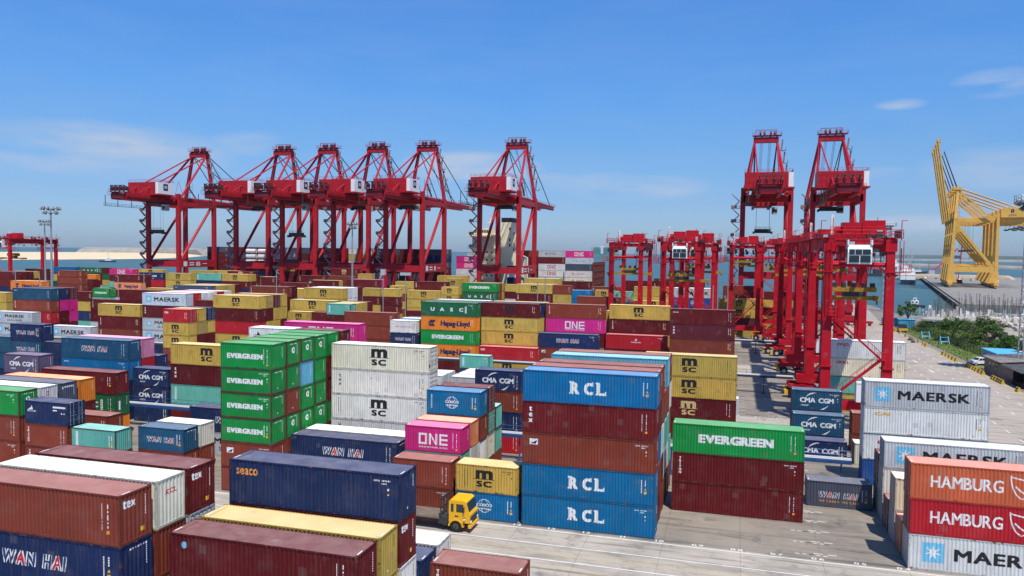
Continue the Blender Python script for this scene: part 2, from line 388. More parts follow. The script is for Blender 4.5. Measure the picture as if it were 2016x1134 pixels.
COL = dict(n=(.012,.027,.088), b=(.003,.130,.29), w=(.66,.645,.60), m=(.115,.010,.013), r=(.205,.040,.024), R=(.42,.014,.024), g=(.006,.225,.045), G=(.014,.120,.050),
           y=(.50,.335,.070), o=(.74,.215,.022), O=(.58,.120,.050), p=(.58,.022,.185), P=(.60,.20,.32), t=(.115,.395,.315), l=(.46,.49,.51), d=(.05,.05,.06), k=(.13,.40,.52),
           a=(.70,.235,.10), q=(.012,.070,.135), c=(.66,.61,.46), e=(.060,.075,.115), v=(.105,.085,.155), B=(.015,.07,.25), z=(.10,.016,.028))
CN = dict(n='navy', b='bright blue', w='white', m='maroon', r='rust brown', R='red', g='green', G='dark green', y='mustard yellow', o='orange', O='orange red', p='magenta', P='pale pink',
          t='turquoise', l='light grey', d='charcoal', k='sky blue', a='salmon', q='slate blue', c='cream', e='blue grey', v='purple grey', B='deep blue', z='plum')
LIGHT = 'wlcyPto'
def marks(A, Ln, H, k, v):
    c = 'black' if k in 'wlcy' else 'white'
    rnd = random.Random(v*7+int(Ln)); x = Ln-1.25 if Ln > 7 else Ln-.95
    if v % 3 == 0:
        z = H-.5
        for seg in (.9, .1, .35): A.rect(x, x+.045, z-seg, z, c); z -= seg+.09
        z = H-.55
        for seg in (.25, .12, .3, .1, .14): A.rect(x+.38, x+.43, z-seg, z, c); z -= seg+.11
        A.rect(x+.30, x+.52, z-.22, z-.02, 'orange')
    elif v % 3 == 1:
        for i in range(11):
            if i != 4: A.rect(x-.55+i*.105, x-.49+i*.105, H-.50, H-.40, c)
        for i in range(4): A.rect(x-.05+i*.1, x+.01+i*.1, H-.68, H-.59, c)
        A.rect(x+.36, x+.46, H-1.05, H-.92, c); A.rect(x+.36, x+.46, H-1.35, H-1.25, 'yellow')
    else:
        z = H-.6
        for i in range(9): A.rect(x+.02, x+.10, z-.10, z, c); z -= .135
        A.poly([(x+.3, H-1.5), (x+.5, H-1.5), (x+.4, H-1.32)], 'yellow'); A.rect(x+.28, x+.52, H-1.85, H-1.62, 'yellow')
        for i in range(4): A.rect(x+.36, x+.43, H-.72-i*.14, H-.62-i*.14, c)
    if k == 'y' or (k == 'w' and v % 2):
        for j in (0, .3):
            z = H-.45
            while z > H-2.0: A.rect(.85+j, .93+j, z-.10, z, 'black'); z -= .15
def msc(A, u, v, s, c):
    A.text('m', u, v+.43*s, .62*s, c, 1, .07, fit=1.16*s, fith=.50*s); A.rect(u-.72*s, u+.72*s, v+.37*s, v+.405*s, c)
    A.text('SC', u, v-.10*s, .38*s, c, 1, .085, gap=.16, fit=1.04*s, fith=.35*s)
def star(A, u, v, s, c, c2):
    A.rect(u-s, u+s, v-s, v+s, c); pts = []
    for i in range(14):
        t = math.pi/2+i*math.pi/7; q = s*.84 if i % 2 == 0 else s*.27; pts.append((u+q*math.cos(t), v+q*math.sin(t)))
    n = len(pts); A.put(pts+[(u, v)], [(i, (i+1) % n, n) for i in range(n)], c2, 1)
def front_art(k, lg, Ln, H, v):
    A = Art(); cx = Ln/2; big = Ln > 7
    cm = 'black' if k in LIGHT else 'white'
    if lg == 'RC': 
        for ch, dx in (('R', -1.25), ('C', .02), ('L', 1.15)):
            A.text(ch, cx+dx, .95, 1.05, 'white', 1., .06, fit=.84); x_ = cx+dx
            if ch in 'RL': A.rect(x_-.50, x_-.12, .90, 1.05, 'white'); A.rect(x_-.50, x_-.12, 1.92, 2.06, 'white')
            if ch == 'L': A.rect(x_+.34, x_+.46, .9, 1.28, 'white')
            if ch == 'C': A.rect(x_+.30, x_+.42, 1.66, 2.06, 'white')
    elif lg == 'EV': A.text('EVERGREEN', cx-.15, H*.40, .62, 'white', 1, .085, gap=.12, fit=6.95 if big else 4.2, fith=.74 if big else .47)
    elif lg in ('MS', 'MY'): msc(A, cx-.1 if big else cx-.2, .80 if H > 2.7 else .72, 1.72 if big else 1.45, 'black' if lg == 'MS' else 'gold')
    elif lg == 'MK2': msc(A, cx, .80, 1.72, 'black')
    elif lg in ('MSf',): msc(A, cx, .95, 1.6, 'black')
    elif lg == 'HB':
        A.text('HAMBURG', 4.05, 1.05, .88, 'white', .98, .02, gap=.10, fit=5.15, fith=.95)
        u = 7.9
        A.arc(u+.1, 2.6, .9, 1.9, 3.2, 4.6, .10, 'white'); A.arc(u+1.0, 3.9, 2.2, 3.0, 4.0, 4.9, .12, 'white'); A.poly([(u-.85, 2.42), (u+2.0, 1.88), (u+2.0, 1.74), (u-.6, 2.26)], 'white')
        A.poly([(u-.1, .62), (u+1.55, 1.02), (u+1.7, 1.25), (u+.3, .86)], 'white')
    elif lg == 'MK': star(A, 1.8 if big else .9, H*.52, .80, 'lightblue', 'white'); A.text('MAERSK', cx+.72, H*.35, .74, 'black', 1, .05, gap=.13, fit=7.0, fith=.92)
    elif lg == 'ML': star(A, 1.9, H*.52, .6, 'lightblue', 'white'); A.text('MAERSK', cx+.4, H*.52, .60, 'black', 1.4, .06, gap=.13, fit=6.2, fith=.66); A.text('SEALAND', cx+.4, H*.22, .46, 'black', 1.5, .015, gap=.2)
    elif lg == 'MQ': A.rect(1.0, 2.2, 1.0, 2.1, 'lightblue'); A.text('MAERSK', cx+.9, H*.36, .70, 'black', 1.4, .07, gap=.13, fit=7.3, fith=.85)
    elif lg in ('WH', 'WG'):
        s = .62 if big else .46; u = cx
        cols = {1: 'red', 5: 'red'}
        fw_ = 4.7 if big else 3.7; fh_ = .76 if big else .56
        A.text('WAN HAI', u-.15, H*.38, s, 'white', 1., .085, gap=.22, shear=.14, fit=fw_, fith=fh_); A.text('WAN HAI', u-.15, H*.38, s, 'body', 1., .022, gap=.22, shear=.14, cols=cols, lay=1.2, fit=fw_-.13*fh_, fith=fh_)
        if lg == 'WG': A.text('WE CARRY, WE CARE', u, H*.20, .22, 'orange', 1.15, .02, gap=.10)
    elif lg == 'CM':
        s = .46 if not big else .6; A.text('CMA CGM', cx, H*.40, s, 'white', 1., .055, gap=.09, fit=4.1 if not big else 5.2, fith=.58 if not big else .7)
        A.arc(cx-.1, H*.42-.15, 1.5, 1.35, 1.55, 2.55, .16, 'white', taper=True); A.arc(cx+.15, H*.62, 1.5, 1.5, 4.75, 5.7, .16, 'white', taper=True)
        for i in range(2): A.rect(cx-1.9, cx-.9-.1*i, H*.26-i*.12, H*.26-i*.12+.05, 'white')
    elif lg in ('ON', 'OR', 'N'):
        c = 'magenta' if lg == 'OR' else 'white'; s = 1.0 if not big else 1.3; h = 1.18*s*(.95 if not big else 1); v0 = H*.30 if not big else H*.27; u = cx-1.55*s; t = .2*s; wl = .9*s
        A.rect(u, u+wl, v0, v0+t, c); A.rect(u, u+wl, v0+h-t, v0+h, c); A.rect(u, u+t, v0+t, v0+h-t, c); A.rect(u+wl-t, u+wl, v0+t, v0+h-t, c)
        u += 1.1*s; A.rect(u, u+t, v0, v0+h, c); A.rect(u+wl-t, u+wl, v0, v0+h, c); A.poly([(u+t, v0+h), (u+t, v0+h-t*1.4), (u+wl-t, v0), (u+wl-t, v0+t*1.4)], c)
        u += 1.1*s; 
        A.rect(u, u+t, v0, v0+h, c)
        for q in (0, .5, 1.): A.rect(u+t, u+wl, v0+q*(h-t), v0+q*(h-t)+t, c)
        if lg == 'ON': A.text('OCEAN NETWORK EXPRESS', cx, H*.17, .15*s, c, 1.0, .03, fit=3.1*s, fith=.15*s)
    elif lg == 'CO':
        s = .8 if not big else 1.
        for ru in (.78, .42): A.arc(cx-.15, H*.52, ru*s, .78*s, 0.35, math.pi-.35, .05, 'white'); A.arc(cx-.15, H*.52, ru*s, .78*s, math.pi+.35, 2*math.pi-.35, .05, 'white')
        A.text('COSCO', cx-.15, H*.50, .34*s, 'white', 1., .05, gap=.08, fit=1.9*s); A.text('SHIPPING', cx-.15, H*.38, .20*s, 'white', 1.2, .05, fit=1.7*s)
        for i in range(6): A.rect(.48, .66, H*.78-i*.26, H*.78-i*.26+.05, 'white'); A.rect(.54, .60, H*.78-i*.26-.09, H*.78-i*.26+.12, 'white'); A.rect(.48, .66, H*.78-i*.26-.09, H*.78-i*.26-.05, 'white')
    elif lg in ('UA', 'UE'):
        for i, ch in enumerate('UASC'): A.text(ch, 2.6+i*2.1, H*.38, .62, 'white', 1.25, .07, fith=.68)
        A.rect(9.7, 10.05, .75, 2.15, 'white')
        for i in range(4): A.rect(9.78, 9.97, .9+i*.32, 1.0+i*.32, 'body', 1)
    elif lg == 'HL':
        u = 1.6; v0 = .75
        for q in (0, .62): A.poly([(u+q+.55, v0+1.35), (u+q+1.15, v0+1.35), (u+q+.62, v0+.68), (u+q, v0+.62)], 'navy'); A.poly([(u+q, v0+.56), (u+q+.62, v0+.56), (u+q+.9, v0), (u+q+.35, v0)], 'navy')
        A.text('Hapag-Lloyd', cx+1.5, H*.33, .66, 'navy', 1., .06, gap=.06, fit=6.4, fith=1.0)
    elif lg == 'SE': A.text('seaco', .55, H-.95, .46, 'orange', 1., .022, gap=.12, align='l', fit=1.6, fith=.40)
    elif lg == 'TX': A.stack('tex', .8 if big else .6, H-.88, .50 if big else .36, cm, .05, 1.05)
    elif lg == 'TK': A.stack('tex', 1.1, H-.95, .46, 'black', .02, 1.05)
    elif lg == 'TV': A.stack('TRITON', .75 if big else .55, H-.62, .23, cm, .06, 1.25)
    elif lg == 'BV':
        A.rect(.62, .98, .55, H-.4, 'white')
        for i in range(6): A.text('BEACON'[i], .80, H-.66-i*.27, .16, 'teal', 1.2, .02, lay=1)
    elif lg == 'VL': A.rect(5.2, 5.5, .6, 2.1, 'white')
    elif lg == 'IC': A.rect(.7, 1.5, H-1.1, H-.55, 'white'); A.poly([(.78, H-1.02), (1.3, H-1.02), (1.42, H-.68)], 'navy', 1)
    elif lg == 'CF': A.text('CAI', .42, H-.85, .38, 'white', 1.1, .07, gap=.03, align='l')
    elif lg == 'YS': A.text('CAI', 1.1, H-.85, .34, 'yellow', 2.2, .07, gap=.03, align='l')
    elif lg == 'RS': A.text('oo', 1.5, H-1.1, .5, 'red', 1.2, .07, align='l')
    elif lg == 'HJ': A.text('www.hanjin.com', 1.3, H-.82, .34, 'white', 1.05, .03, align='l', gap=.07)
    elif lg == 'HR': A.text('HYUNDAI', cx, H*.42, .42, 'red', 1.4, -.005, gap=.12)
    elif lg == 'MG': A.arc(cx, 1.95, .16, .16, 0, 6.28, .12, 'white'); A.text('MAGELLAN', cx, 1.35, .24, 'white', 1.15, .03)
    elif lg == 'FL': A.text('florens', .55, H-.75, .24, 'white', 1.1, .04, align='l', shear=.3)
    elif lg == 'SM': A.text('seaco', .5, H-.65, .22, 'white', 1.2, .04, align='l')
    elif lg == 'SP': A.poly([(.35, 1.55), (1.15, 1.62), (1.0, 2.12), (.85, 1.85)], 'white'); A.text('SEA CUBE', 1.0, 1.38, .16, 'white', 1.2, .03); A.rect(4.0, 5.75, 1.95, 2.15, 'white'); A.rect(4.0, 4.6, 1.62, 1.76, 'white'); A.rect(5.15, 5.3, 1.3, 1.45, 'white'); A.rect(5.5, 5.65, 1.3, 1.45, 'white')
    elif lg == 'LN': A.poly([(.6, 1.6), (1.8, 1.6), (1.6, 1.72), (1.25, 2.1), (1.15, 1.72), (.8, 1.68)], 'black'); A.text('LINES', 3.6, 1.6, .36, 'black', 1.3, .03)
    elif lg == 'LI': A.text('K LINE', 6.6, H*.38, .75, 'white', 1.25, .05)
    elif lg == 'OO': A.text('OOCL', 3.0, H-.85, .42, 'red', 1.25, .05, gap=.04)
    elif lg == 'CS': 
        for i, ch in enumerate('COSCO'): A.text(ch, cx-2.2+i*1.1, H*.36, .55, 'black', 1.1, .04)
    elif lg in ('IN', 'IR'):
        A.arc(cx-2.6, H*.52, .42, .32, 0, 6.28, .22, 'red' if lg == 'IR' else 'black'); A.text('INTERASIA', cx+.7, H*.42, .5, 'red' if lg == 'IR' else 'black', 1.05, .015)
    elif lg == 'BS': A.arc(1.05, H-.65, .10, .10, 0, 6.28, .2, 'lightblue')
    elif lg == 'YS2': A.text('CAI', .5, H-.8, .36, 'yellow', 1.6, .07, align='l')
    elif lg == 'HM': A.arc(cx+1.2, 1.6, .9, .5, .2, 2.2, .2, 'white', taper=True); A.text('HMM', cx-.6, 1.2, .4, 'white', 1.2, .04)
    if lg not in ('SP', 'RCx'): marks(A, Ln, H, k, v)
    return A
def end_art(k, lg, H, v):
    A = Art(); c = 'black' if k in 'wlcy' else 'white'
    if lg in ('EE', 'EL', 'EV') and not (lg == 'EV' and v == 0):
        for i in range(7): A.rect(.5+i*.22, .62+i*.22, H-.42, H-.33, c)
        if lg != 'EV': A.arc(1.25, H-1.05, .2, .24, 0, 6.28, .2, 'white'); A.arc(1.25, H-1.02, .05, .05, 0, 6.28, .1, 'body', 1)
    elif lg in ('WH',):
        for i in range(7): A.rect(.7+i*.2, .80+i*.2, H-.40, H-.30, 'white')
    elif lg == 'TE': A.text('tex', .75, H-.82, .40, 'white', 1., .035, gap=.09, fit=.95, fith=.42); A.rect(1.6, 1.9, .42, .68, 'yellow')
    elif lg == 'KC': A.text('KCL', 1.25, H-1.0, .30, 'red', 1.3, .04, shear=.2)
    elif lg == 'HY': A.rect(.9, 1.3, H-1.1, H-.6, 'magenta'); A.text('H', 1.1, H-1.0, .3, 'white', 1.2, .03, lay=1)
    elif lg == 'DE':
        for i in range(8): A.rect(.6+i*.17, .73+i*.17, H-.62+(i % 3)*.01, H-.42, 'white')
        A.rect(.25, .42, H-.75, H-.45, 'white')
    elif lg == 'UE': A.rect(.55, .9, .8, 2.0, 'white')
    elif lg in ('WE', 'KE'):
        cc = 'black' if lg == 'KE' else 'white'; A.arc(.8, H-1.3, .18, .22, 0, 6.28, .3, cc); A.text('K', 1.5, H-1.5, .5, cc, 1.2, .06)
    if lg not in ('KC',):
        x = 1.95
        z = H-.45
        for i in range(6 if v % 2 else 9): A.rect(x, x+.04, z-.08, z, c); z -= .13
    if v % 3 == 1: A.rect(1.05, 1.25, .5, .62, 'white')
    return A
def art_obj(key, art, br, place, name):
    def mk():
        if not art.v: return None
        me = art_mesh(art, br, place, name)
        for c in art.mats: me.materials.append(PL[c])
        return me
    return cached(key, mk)

ROWY = dict(A=-34.0, B=-.3, C=23.3, D=56.5, E=80.6, F=113.7, G=137.8, H=170.9, I=195.0, S=265.0)
TABLE = """
A0 -26.0 4 4H 1100 r.TE n.WH
A1 -26.0 4 4H 1100 c.KC r.
A2 -26.0 4 4H 1100 m.TE l.D
A3 -45.5 4 3H 000 n.
A1 -13.0 4 3H 100 m.BS m.
A2 -13.0 4 3H 100 y. y.
A3 -13.0 4 4H 1110 n.SE m.TE w.
A4 -6.6 2 2s 10 n. n.
A5 -6.6 2 2s 10 w.HY w.
A4 0.0 2 2s 10 r.TV r.
B0 -71.5 4 3H 111 g.EL r. r.
B1 -71.5 4 3H 100 w.HY
B2 -71.5 4 3H 100 e.DE
B3 -71.5 4 3H 100 o. m.
B5 -71.5 4 3H 110 m. G.UE o.
B0 -58.5 2 3s 111 n.SP r.TV r.TV
B2 -58.5 2 2s 10 r. r.
B0 -52.0 2 2s 10 t.BV r.
B1 -45.5 2 2s 11 q.WH r.
B2 -45.5 2 2s 11 w. r.
B4 -45.5 4 2H 11 n.WH l.ML
B0 -32.5 2 6s 111111 g.EV g.EV g.EV g.EV r.IC r.
B1 -32.5 2 6s 111100 g.EE g. r. g.EE r. r.
B2 -32.5 2 6s 111100 g.EE k. g.EE g.EE r. r.
B3 -32.5 2 6s 111100 g.EE g. g. g.EE r. m.
B4 -32.5 2 6s 111100 g. m. m. g. m.
B5 -32.5 2 6s 100000 m. r. r.
B5 -39.0 2 6s 100000 w.LN w.
B4 -26.0 4 5H 11110 c.MS w.TK w.MS w.TK w.
B1 -26.0 4 2H 10 n.WH
B2 -26.0 4 2H 10 w.
B0 -13.0 2 2s 11 r. r.
B1 -13.0 2 3s 100 p.ON t.D r.
B2 -13.0 2 3s 100 a. w. m.
B3 -13.0 2 4s 1110 b.CO r. w. r.
B4 -13.0 2 4s 1110 m.D t.D c.KC r.
B5 -13.0 2 3s 110 t. t. r.
B0 -6.5 2 2s 11 y.MS b.CO
B0 0.0 4 5H 11111 b.RC m.TX r.IC b.RC b.RC
B1 0.0 4 5H 10000 r. m. b. r. m.
B2 0.0 4 5H 10000 r. r. w. m. r.
B3 0.0 4 4H 0000 r. t. w. r.
B4 0.0 4 5H 10000 k.HJ r. t. w. r.
B5 0.0 4 5H 10000 r. w. r. t. r.
B3 13.0 4 3H 111 g.EV m.TV m.
B5 26.0 2 1s 1 e.WG
B0 32.5 4 3H 111 O.HB R.HB w.MK
B1 32.5 4 1H 1 a.
B2 32.5 4 2H 11 c. l.
B3 32.5 4 1H 1 r.
B4 32.5 4 3s 111 l.MK w.MQ l.
B5 32.5 4 2H 11 m. t.
B5 -78.0 2 4s 1000 v.CM n. n. n.
C1 -91.0 2 5s 11000 n.WH q.WH n. n.
C2 -97.5 2 4s 1000 q. q. n.
C0 -78.0 4 4H 1100 q.WH b.SM n. n.
C1 -78.0 4 4H 1000 P. R. n.
C2 -78.0 4 3H 100 n. n.
C1 -84.5 2 4s 1000 n.VL n. n.
C0 -65.0 2 3s 111 n.CM n.CM n.
C0 -58.5 4 4H 1111 y.MS m.TX t.BV m.
C3 -45.5 4 5H 10000 p.ON m. r.
C0 -12.7 2 4s 1111 n.CM r. n. R.
C3 -19.2 2 3s 100 l. w.
C4 -19.2 2 3s 000 w.
C5 -19.2 2 3s 000 w.
C3 -26.5 2 3s 000 w.WE
C4 -26.5 2 3s 000 w.
C5 6.9 4 4H 1110 y.MS y.MS m.MY m.
C5 26.0 2 3s 100 q.CM n. n.
C4 26.0 2 2s 10 q.CM n.
C3 26.0 2 1s 1 n.CM
C0 32.5 4 4H 1111 l.MK w.YS w.RS B.
C5 33.3 2 2s 10 r. r.
C3 32.9 2 1s 1 c.
D3 32.5 4 4H 1111 w.OO c.OO t.
D5 -32.0 2 2s 10 t.BV q.
D1 -90.5 2 5s 11100 R.CF y.MS y.MS r.IC
D2 -90.5 2 5s 11000 y. y.D m.D
D3 -90.5 2 5s 11000 n.D y. m.D
E2 -173.9 4 5s 10000 y. y.
E1 -156.4 4 5H 11100 q.SM r.TV R.LI m. m.
E2 -156.4 4 5H 10000 n. p.D m. m.D
E3 -156.4 4 5H 10000 m.D p. p.D m.D
E0 -159.2 4 3H 110 l.ML l.MK l.
E0 -141.6 4 2H 10 l.MK
E0 -127.2 4 4H 1110 y.MS m.TV r.TX
E4 -140.6 4 4H 1000 m.TV m.
E3 -128.8 4 5H 10000 m. m.
F0 -161.4 2 5s 10000 g.EV
F1 -176.4 4 4H 1110 m. y. n.
E0 -114.4 4 5H 11110 l.MK m.TX l.ML l.MK n.
E1 -114.4 4 5H 10000 R. m.
E2 -114.4 4 5H 00000 w. m.
E3 -114.4 4 5H 00000 w. m.
E4 -114.4 4 5H 00000 R. m.
E5 -114.4 4 5H 00000 w. m.
E1 -101.8 2 5s 10000 m. m.
E0 -95.0 4 5H 11110 y.MS m. R. y.MS
E1 -95.0 4 5H 10000 y.D m.D y. r.
E2 -95.0 4 5H 10000 m.D y.D y. r.
E3 -95.0 4 5H 10000 y. y. m.D r.
F2 -95.3 4 5H 10000 y.MS y. m.
F3 -95.3 4 5H 00000 w.KE w. m.
F4 -95.3 4 5H 00000 w.KE w. m.
F5 -95.3 4 5H 00000 m. m.
E5 -84.1 4 5s 10000 y.MS y.
E4 -82.9 2 4s 1000 y.MS y.
E4 -76.5 2 4s 1000 m.WE m.
E2 -69.5 2 5s 11000 t.BV m. r.
E3 -69.5 2 5s 00000 y.D y.
E4 -69.5 2 5s 00000 y. y.
E5 -69.5 2 5s 00000 m. m.
E1 -63.5 4 4H 1100 r. r. r.
E0 -51.2 2 4s 1100 w.HR n.WH m.
E1 -51.0 2 4s 0000 q.
E2 -51.2 2 4s 0000 w.
E3 -51.2 2 4s 0000 q.
E0 -44.2 4 5H 11111 G.UA o.HL g.EV o.HL m.
E1 -44.2 4 5H 00000 G. G. m. m.
E2 -44.2 4 5H 00000 v. m.
E3 -44.2 4 5H 00000 w. m.
E0 -31.4 4 2H 11 R.CF y.MS
E1 -31.9 4 5H 11100 m.MK2 y.MS y.MS m.
E2 -31.4 4 5H 00000 n. y. y.
E3 -31.4 4 5H 00000 y. m.
E2 -18.8 4 5H 11000 r.TV p.ON m.
E1 -19.6 4 3H 110 n.WH r.IC
E2 -6.3 4 3H 100 R.MG m.
E3 -6.1 4 5H 11000 y.MS m.TV y. m.
E4 -7.3 4 5s 00000 y. y. m.
E1 6.6 4 5H 11100 m.FL z.TX r. m.
H0 -267.6 4 5H 10000 m. m.
H1 -267.6 4 5H 00000 m. m.
H2 -267.6 4 5H 00000 m. m.
H3 -267.6 4 5H 00000 y.D m.
I0 -262.0 2 5s 00000 y. y.
I1 -262.0 2 5s 00000 y. y.
H0 -234.8 4 6s 111000 r.TV r.
I1 -248.8 2 5s 00000 o. m.
H5 -237.5 2 4H 0000 m. m.
I1 -223.3 2 5s 00000 G. m.
I1 -235.6 4 6s 100000 p.ON m.
I2 -235.6 4 6s 000000 R. m.
I2 -223.2 4 6s 000000 y.MS y.
H0 -207.6 4 5H 11000 m.FL a.HL
H1 -207.6 4 5H 00000 m. m.
F0 -192.0 4 5H 10000 o.HL m.
F1 -192.0 4 5H 00000 G. m.
I5 -277.2 4 6s 000000 b. m.
I5 -262.8 4 6s 100000 G.UA m.
I5 -250.3 4 6s 000000 m. G.
I4 -290.4 4 5H 10000 m. m.
I0 -217.9 4 5H 10000 n.CM R.
I0 -204.8 4 5H 11000 y.MS y.MS
I1 -192.3 4 5H 10000 t.BV n.
I1 -180.0 4 5H 11000 y.MS m.
I2 -180.0 4 5H 00000 y.D m.
I3 -200.1 4 6s 000000 y. y.
I4 -191.0 4 6s 000000 y. y.
I3 -181.4 4 6s 000000 m.MY r.
H3 -149.6 2 5H 10000 m. m.
H4 -151.6 2 5H 00000 y. y.
F0 -133.3 4 5H 10000 e.SM m.
F1 -133.3 4 5H 00000 y. y.
F2 -133.3 4 5H 00000 y. y.
F3 -133.3 4 5H 00000 y. m.
F4 -133.3 4 5H 00000 m. m.
F3 -150.0 4 5s 00000 y. y.
F2 -112.7 4 5H 10000 r.TV m. m.
F3 -112.7 4 5H 00000 m.D m. m.
G0 -111.3 2 5s 00000 y. l.
G1 -113.0 2 5s 00000 y. n.
I0 -139.4 4 5s 10000 m.IC m.
I1 -139.4 4 5s 00000 y.MS m.
I2 -147.0 4 5H 10000 m.TV m.
I4 -136.0 4 6H 100000 m.MY r.
I3 -135.9 4 5H 10000 r. r.
I3 -122.5 2 6s 000000 y. R.
H2 -112.8 4 5H 10000 m. m.
H3 -112.8 4 5H 00000 p. m.
H1 -137.6 4 5s 10000 m. m.
G5 -94.1 2 5s 11000 y. m.
G5 -87.6 2 5s 11100 y. m.
I1 -106.2 2 4H 0000 y.MS y.
H1 -100.9 2 4s 0000 y.MS y.MS
H0 -94.1 2 4s 0000 r. y.MS r.CF
H0 -101.5 2 2s 00 y.MS
H0 -87.3 4 4H 1100 y.MS y.MS y.
H1 -86.0 4 5H 10000 m.TX m.
H0 -75.0 2 5s 10000 y.MS y.MS
I2 -84.8 2 5H 10000 y.MS y.
I3 -89.4 4 6s 100000 y. y.
I3 -106.6 4 5s 00000 y. y.
H0 -67.7 4 5H 11000 g.EV G.UA
H1 -67.7 4 5H 00000 r. R.
H2 -67.7 4 5H 00000 y. y.
F4 -67.1 4 3H 000 m.YS m.
H0 -49.3 4 5H 11000 y.MS m.TX
H1 -49.3 4 5H 00000 R. y.
H2 -49.3 4 5H 00000 y. y.
I0 -52.6 4 6s 100000 y. y.
I1 -52.6 4 6s 000000 y. y.
I2 -61.8 2 5s 00000 y. m.
H0 -37.0 2 5H 11000 r. y.
H1 -37.0 2 5s 00000 y. y.
I3 -42.6 4 5H 10000 m. r.
H0 -30.9 2 5s 10000 b. b.
H1 -30.9 2 5s 00000 b. m.
I4 -36.9 2 5H 00000 n.CM n.
I2 -30.1 4 5s 10000 r.TX m.
H2 -24.5 2 5s 10000 y.MS y.
G1 -23.2 4 5s 10000 r. r.
H0 -17.8 2 5s 10000 t. t.
H1 -11.7 4 5H 11000 y. y.
H0 -11.6 4 4s 1000 y.MS y.
H2 -5.8 2 5s 00000 n.CM t.
H0 0.7 4 5H 11000 l.MK B.CO
H1 0.7 4 5H 00000 w. B.
H1 13.9 4 4H 1111 y.MS y.MS z. y.MS
I0 -18.5 4 6s 100000 m.
I1 -10.9 4 6s 100000 m. m.
I2 -3.4 4 6s 100000 m. m.
I1 14.8 4 5H 11000 r. r.TX m.
I0 26.8 4 5s 11111 m.TV y.MS m.HM y.MS y.MS
D0 13.5 2 1s 0 l.
S0 -104.5 4 5H 11100 p.ON p.ON w. w. w.OR
S0 -80.2 2 4s 0000 n. w. n.
S5 -77.0 4 6H 000000 r. m. m. m. e.
S6 -77.7 4 6H 000000 r. m. m.
S0 -65.6 4 6H 111100 l.IN m. w.OR w.OR l. e.
S1 -66.3 4 6H 000000 l. l. m. w.
S0 -53.4 4 6H 111110 p.ON l.CS e. w.IR c.IN e.
S1 -53.9 4 6H 000000 l. l. e. m. m. m.
S2 -54.9 4 6H 000000 l. e. e. m. m. m.
S3 -55.5 4 6H 000000 e. l. e. m. m. m.
S4 -56.1 4 6H 000000 l. e. m. m. m. m.
S0 -238.7 4 6H 111100 e. m. m. m. m. B.
S0 -225.8 4 6H 111100 m. e. m. m. m. m.
S0 -213.1 4 6H 111100 m. p.N p.N m. e. m.
S0 -199.6 4 6H 111110 l. l. e. y. m. m.
S0 -186.0 4 6H 111100 e. m. e. m. m. e.
S0 -172.7 4 6H 111000 m. m. m.ON m. e. m.
S0 -159.3 4 6H 111000 w. y. l. m. e. m.
S0 -146.0 4 6H 111110 e. m. m. m. l. l.
S0 -132.7 4 6H 111110 m. m. m. m. e. m.
S0 -119.9 4 6H 111100 e. n. e. m. m. e.
S2 -243.1 4 6H 000000 m. m.
S2 -217.1 4 6H 000000 e. m.
S2 -189.5 4 6H 000000 m. e.
S2 -162.4 4 6H 000000 m. m.
S2 -135.3 4 6H 000000 e. e.
S2 -122.2 4 6H 000000 m. e.
S4 -247.4 4 6H 000000 m. m.
S4 -221.0 4 6H 000000 e. m.
S4 -192.9 4 6H 000000 m. e.
S4 -165.4 4 6H 000000 m. m.
S4 -137.8 4 6H 000000 e. e.
S4 -124.6 4 6H 000000 m. e.
"""
BLK = dict(A='in the nearest block', B='in the block behind the truck lane', C='in the block before the first cable rack', D='in the block under the nearest gantry', E='in the middle block',
           F='in the block beyond the middle', G='in the block beyond the middle', H='in the far block', I='in the farthest yard block', S='aboard the container ship')
TIER = ['topmost of its stack', 'second from stack top', 'third from stack top', 'fourth from stack top', 'fifth from stack top', 'lowest of its stack']
def words(lg, k):
    if lg in ('WH',): return 'with outlined white and red lettering'
    if lg == 'WG': return 'with red, navy and orange lettering'
    if lg in ('MS', 'MK2', 'MSf'): return 'with black two-line emblem'
    if lg == 'MY': return 'with gold two-line emblem'
    if lg in ('MK', 'ML', 'MQ'): return 'with blue star square'
    if lg in ('TX', 'TV'): return 'with stacked white letters'
    if lg == 'TK': return 'with stacked black letters'
    if lg == 'BV': return 'with white vertical strip'
    if lg == 'HL': return 'with navy lettering'
    if lg in ('RC', 'EV', 'HB', 'ON', 'UA', 'CM', 'LI'): return 'with large white lettering'
    if lg == 'CO': return 'with white globe emblem'
    if lg == 'SE': return 'with orange corner lettering'
    if lg in ('OO', 'HR', 'RS', 'OR', 'IR'): return 'with red lettering'
    if lg in ('CF', 'FL', 'SM', 'SP', 'HJ', 'MG'): return 'with small white lettering'
    if lg == 'IC': return 'with white rectangle'
    if lg in ('D',): return 'with doors facing right'
    return ''
from bpy_extras.object_utils import world_to_camera_view
placed = []; rest = []
seedc = random.Random(3)
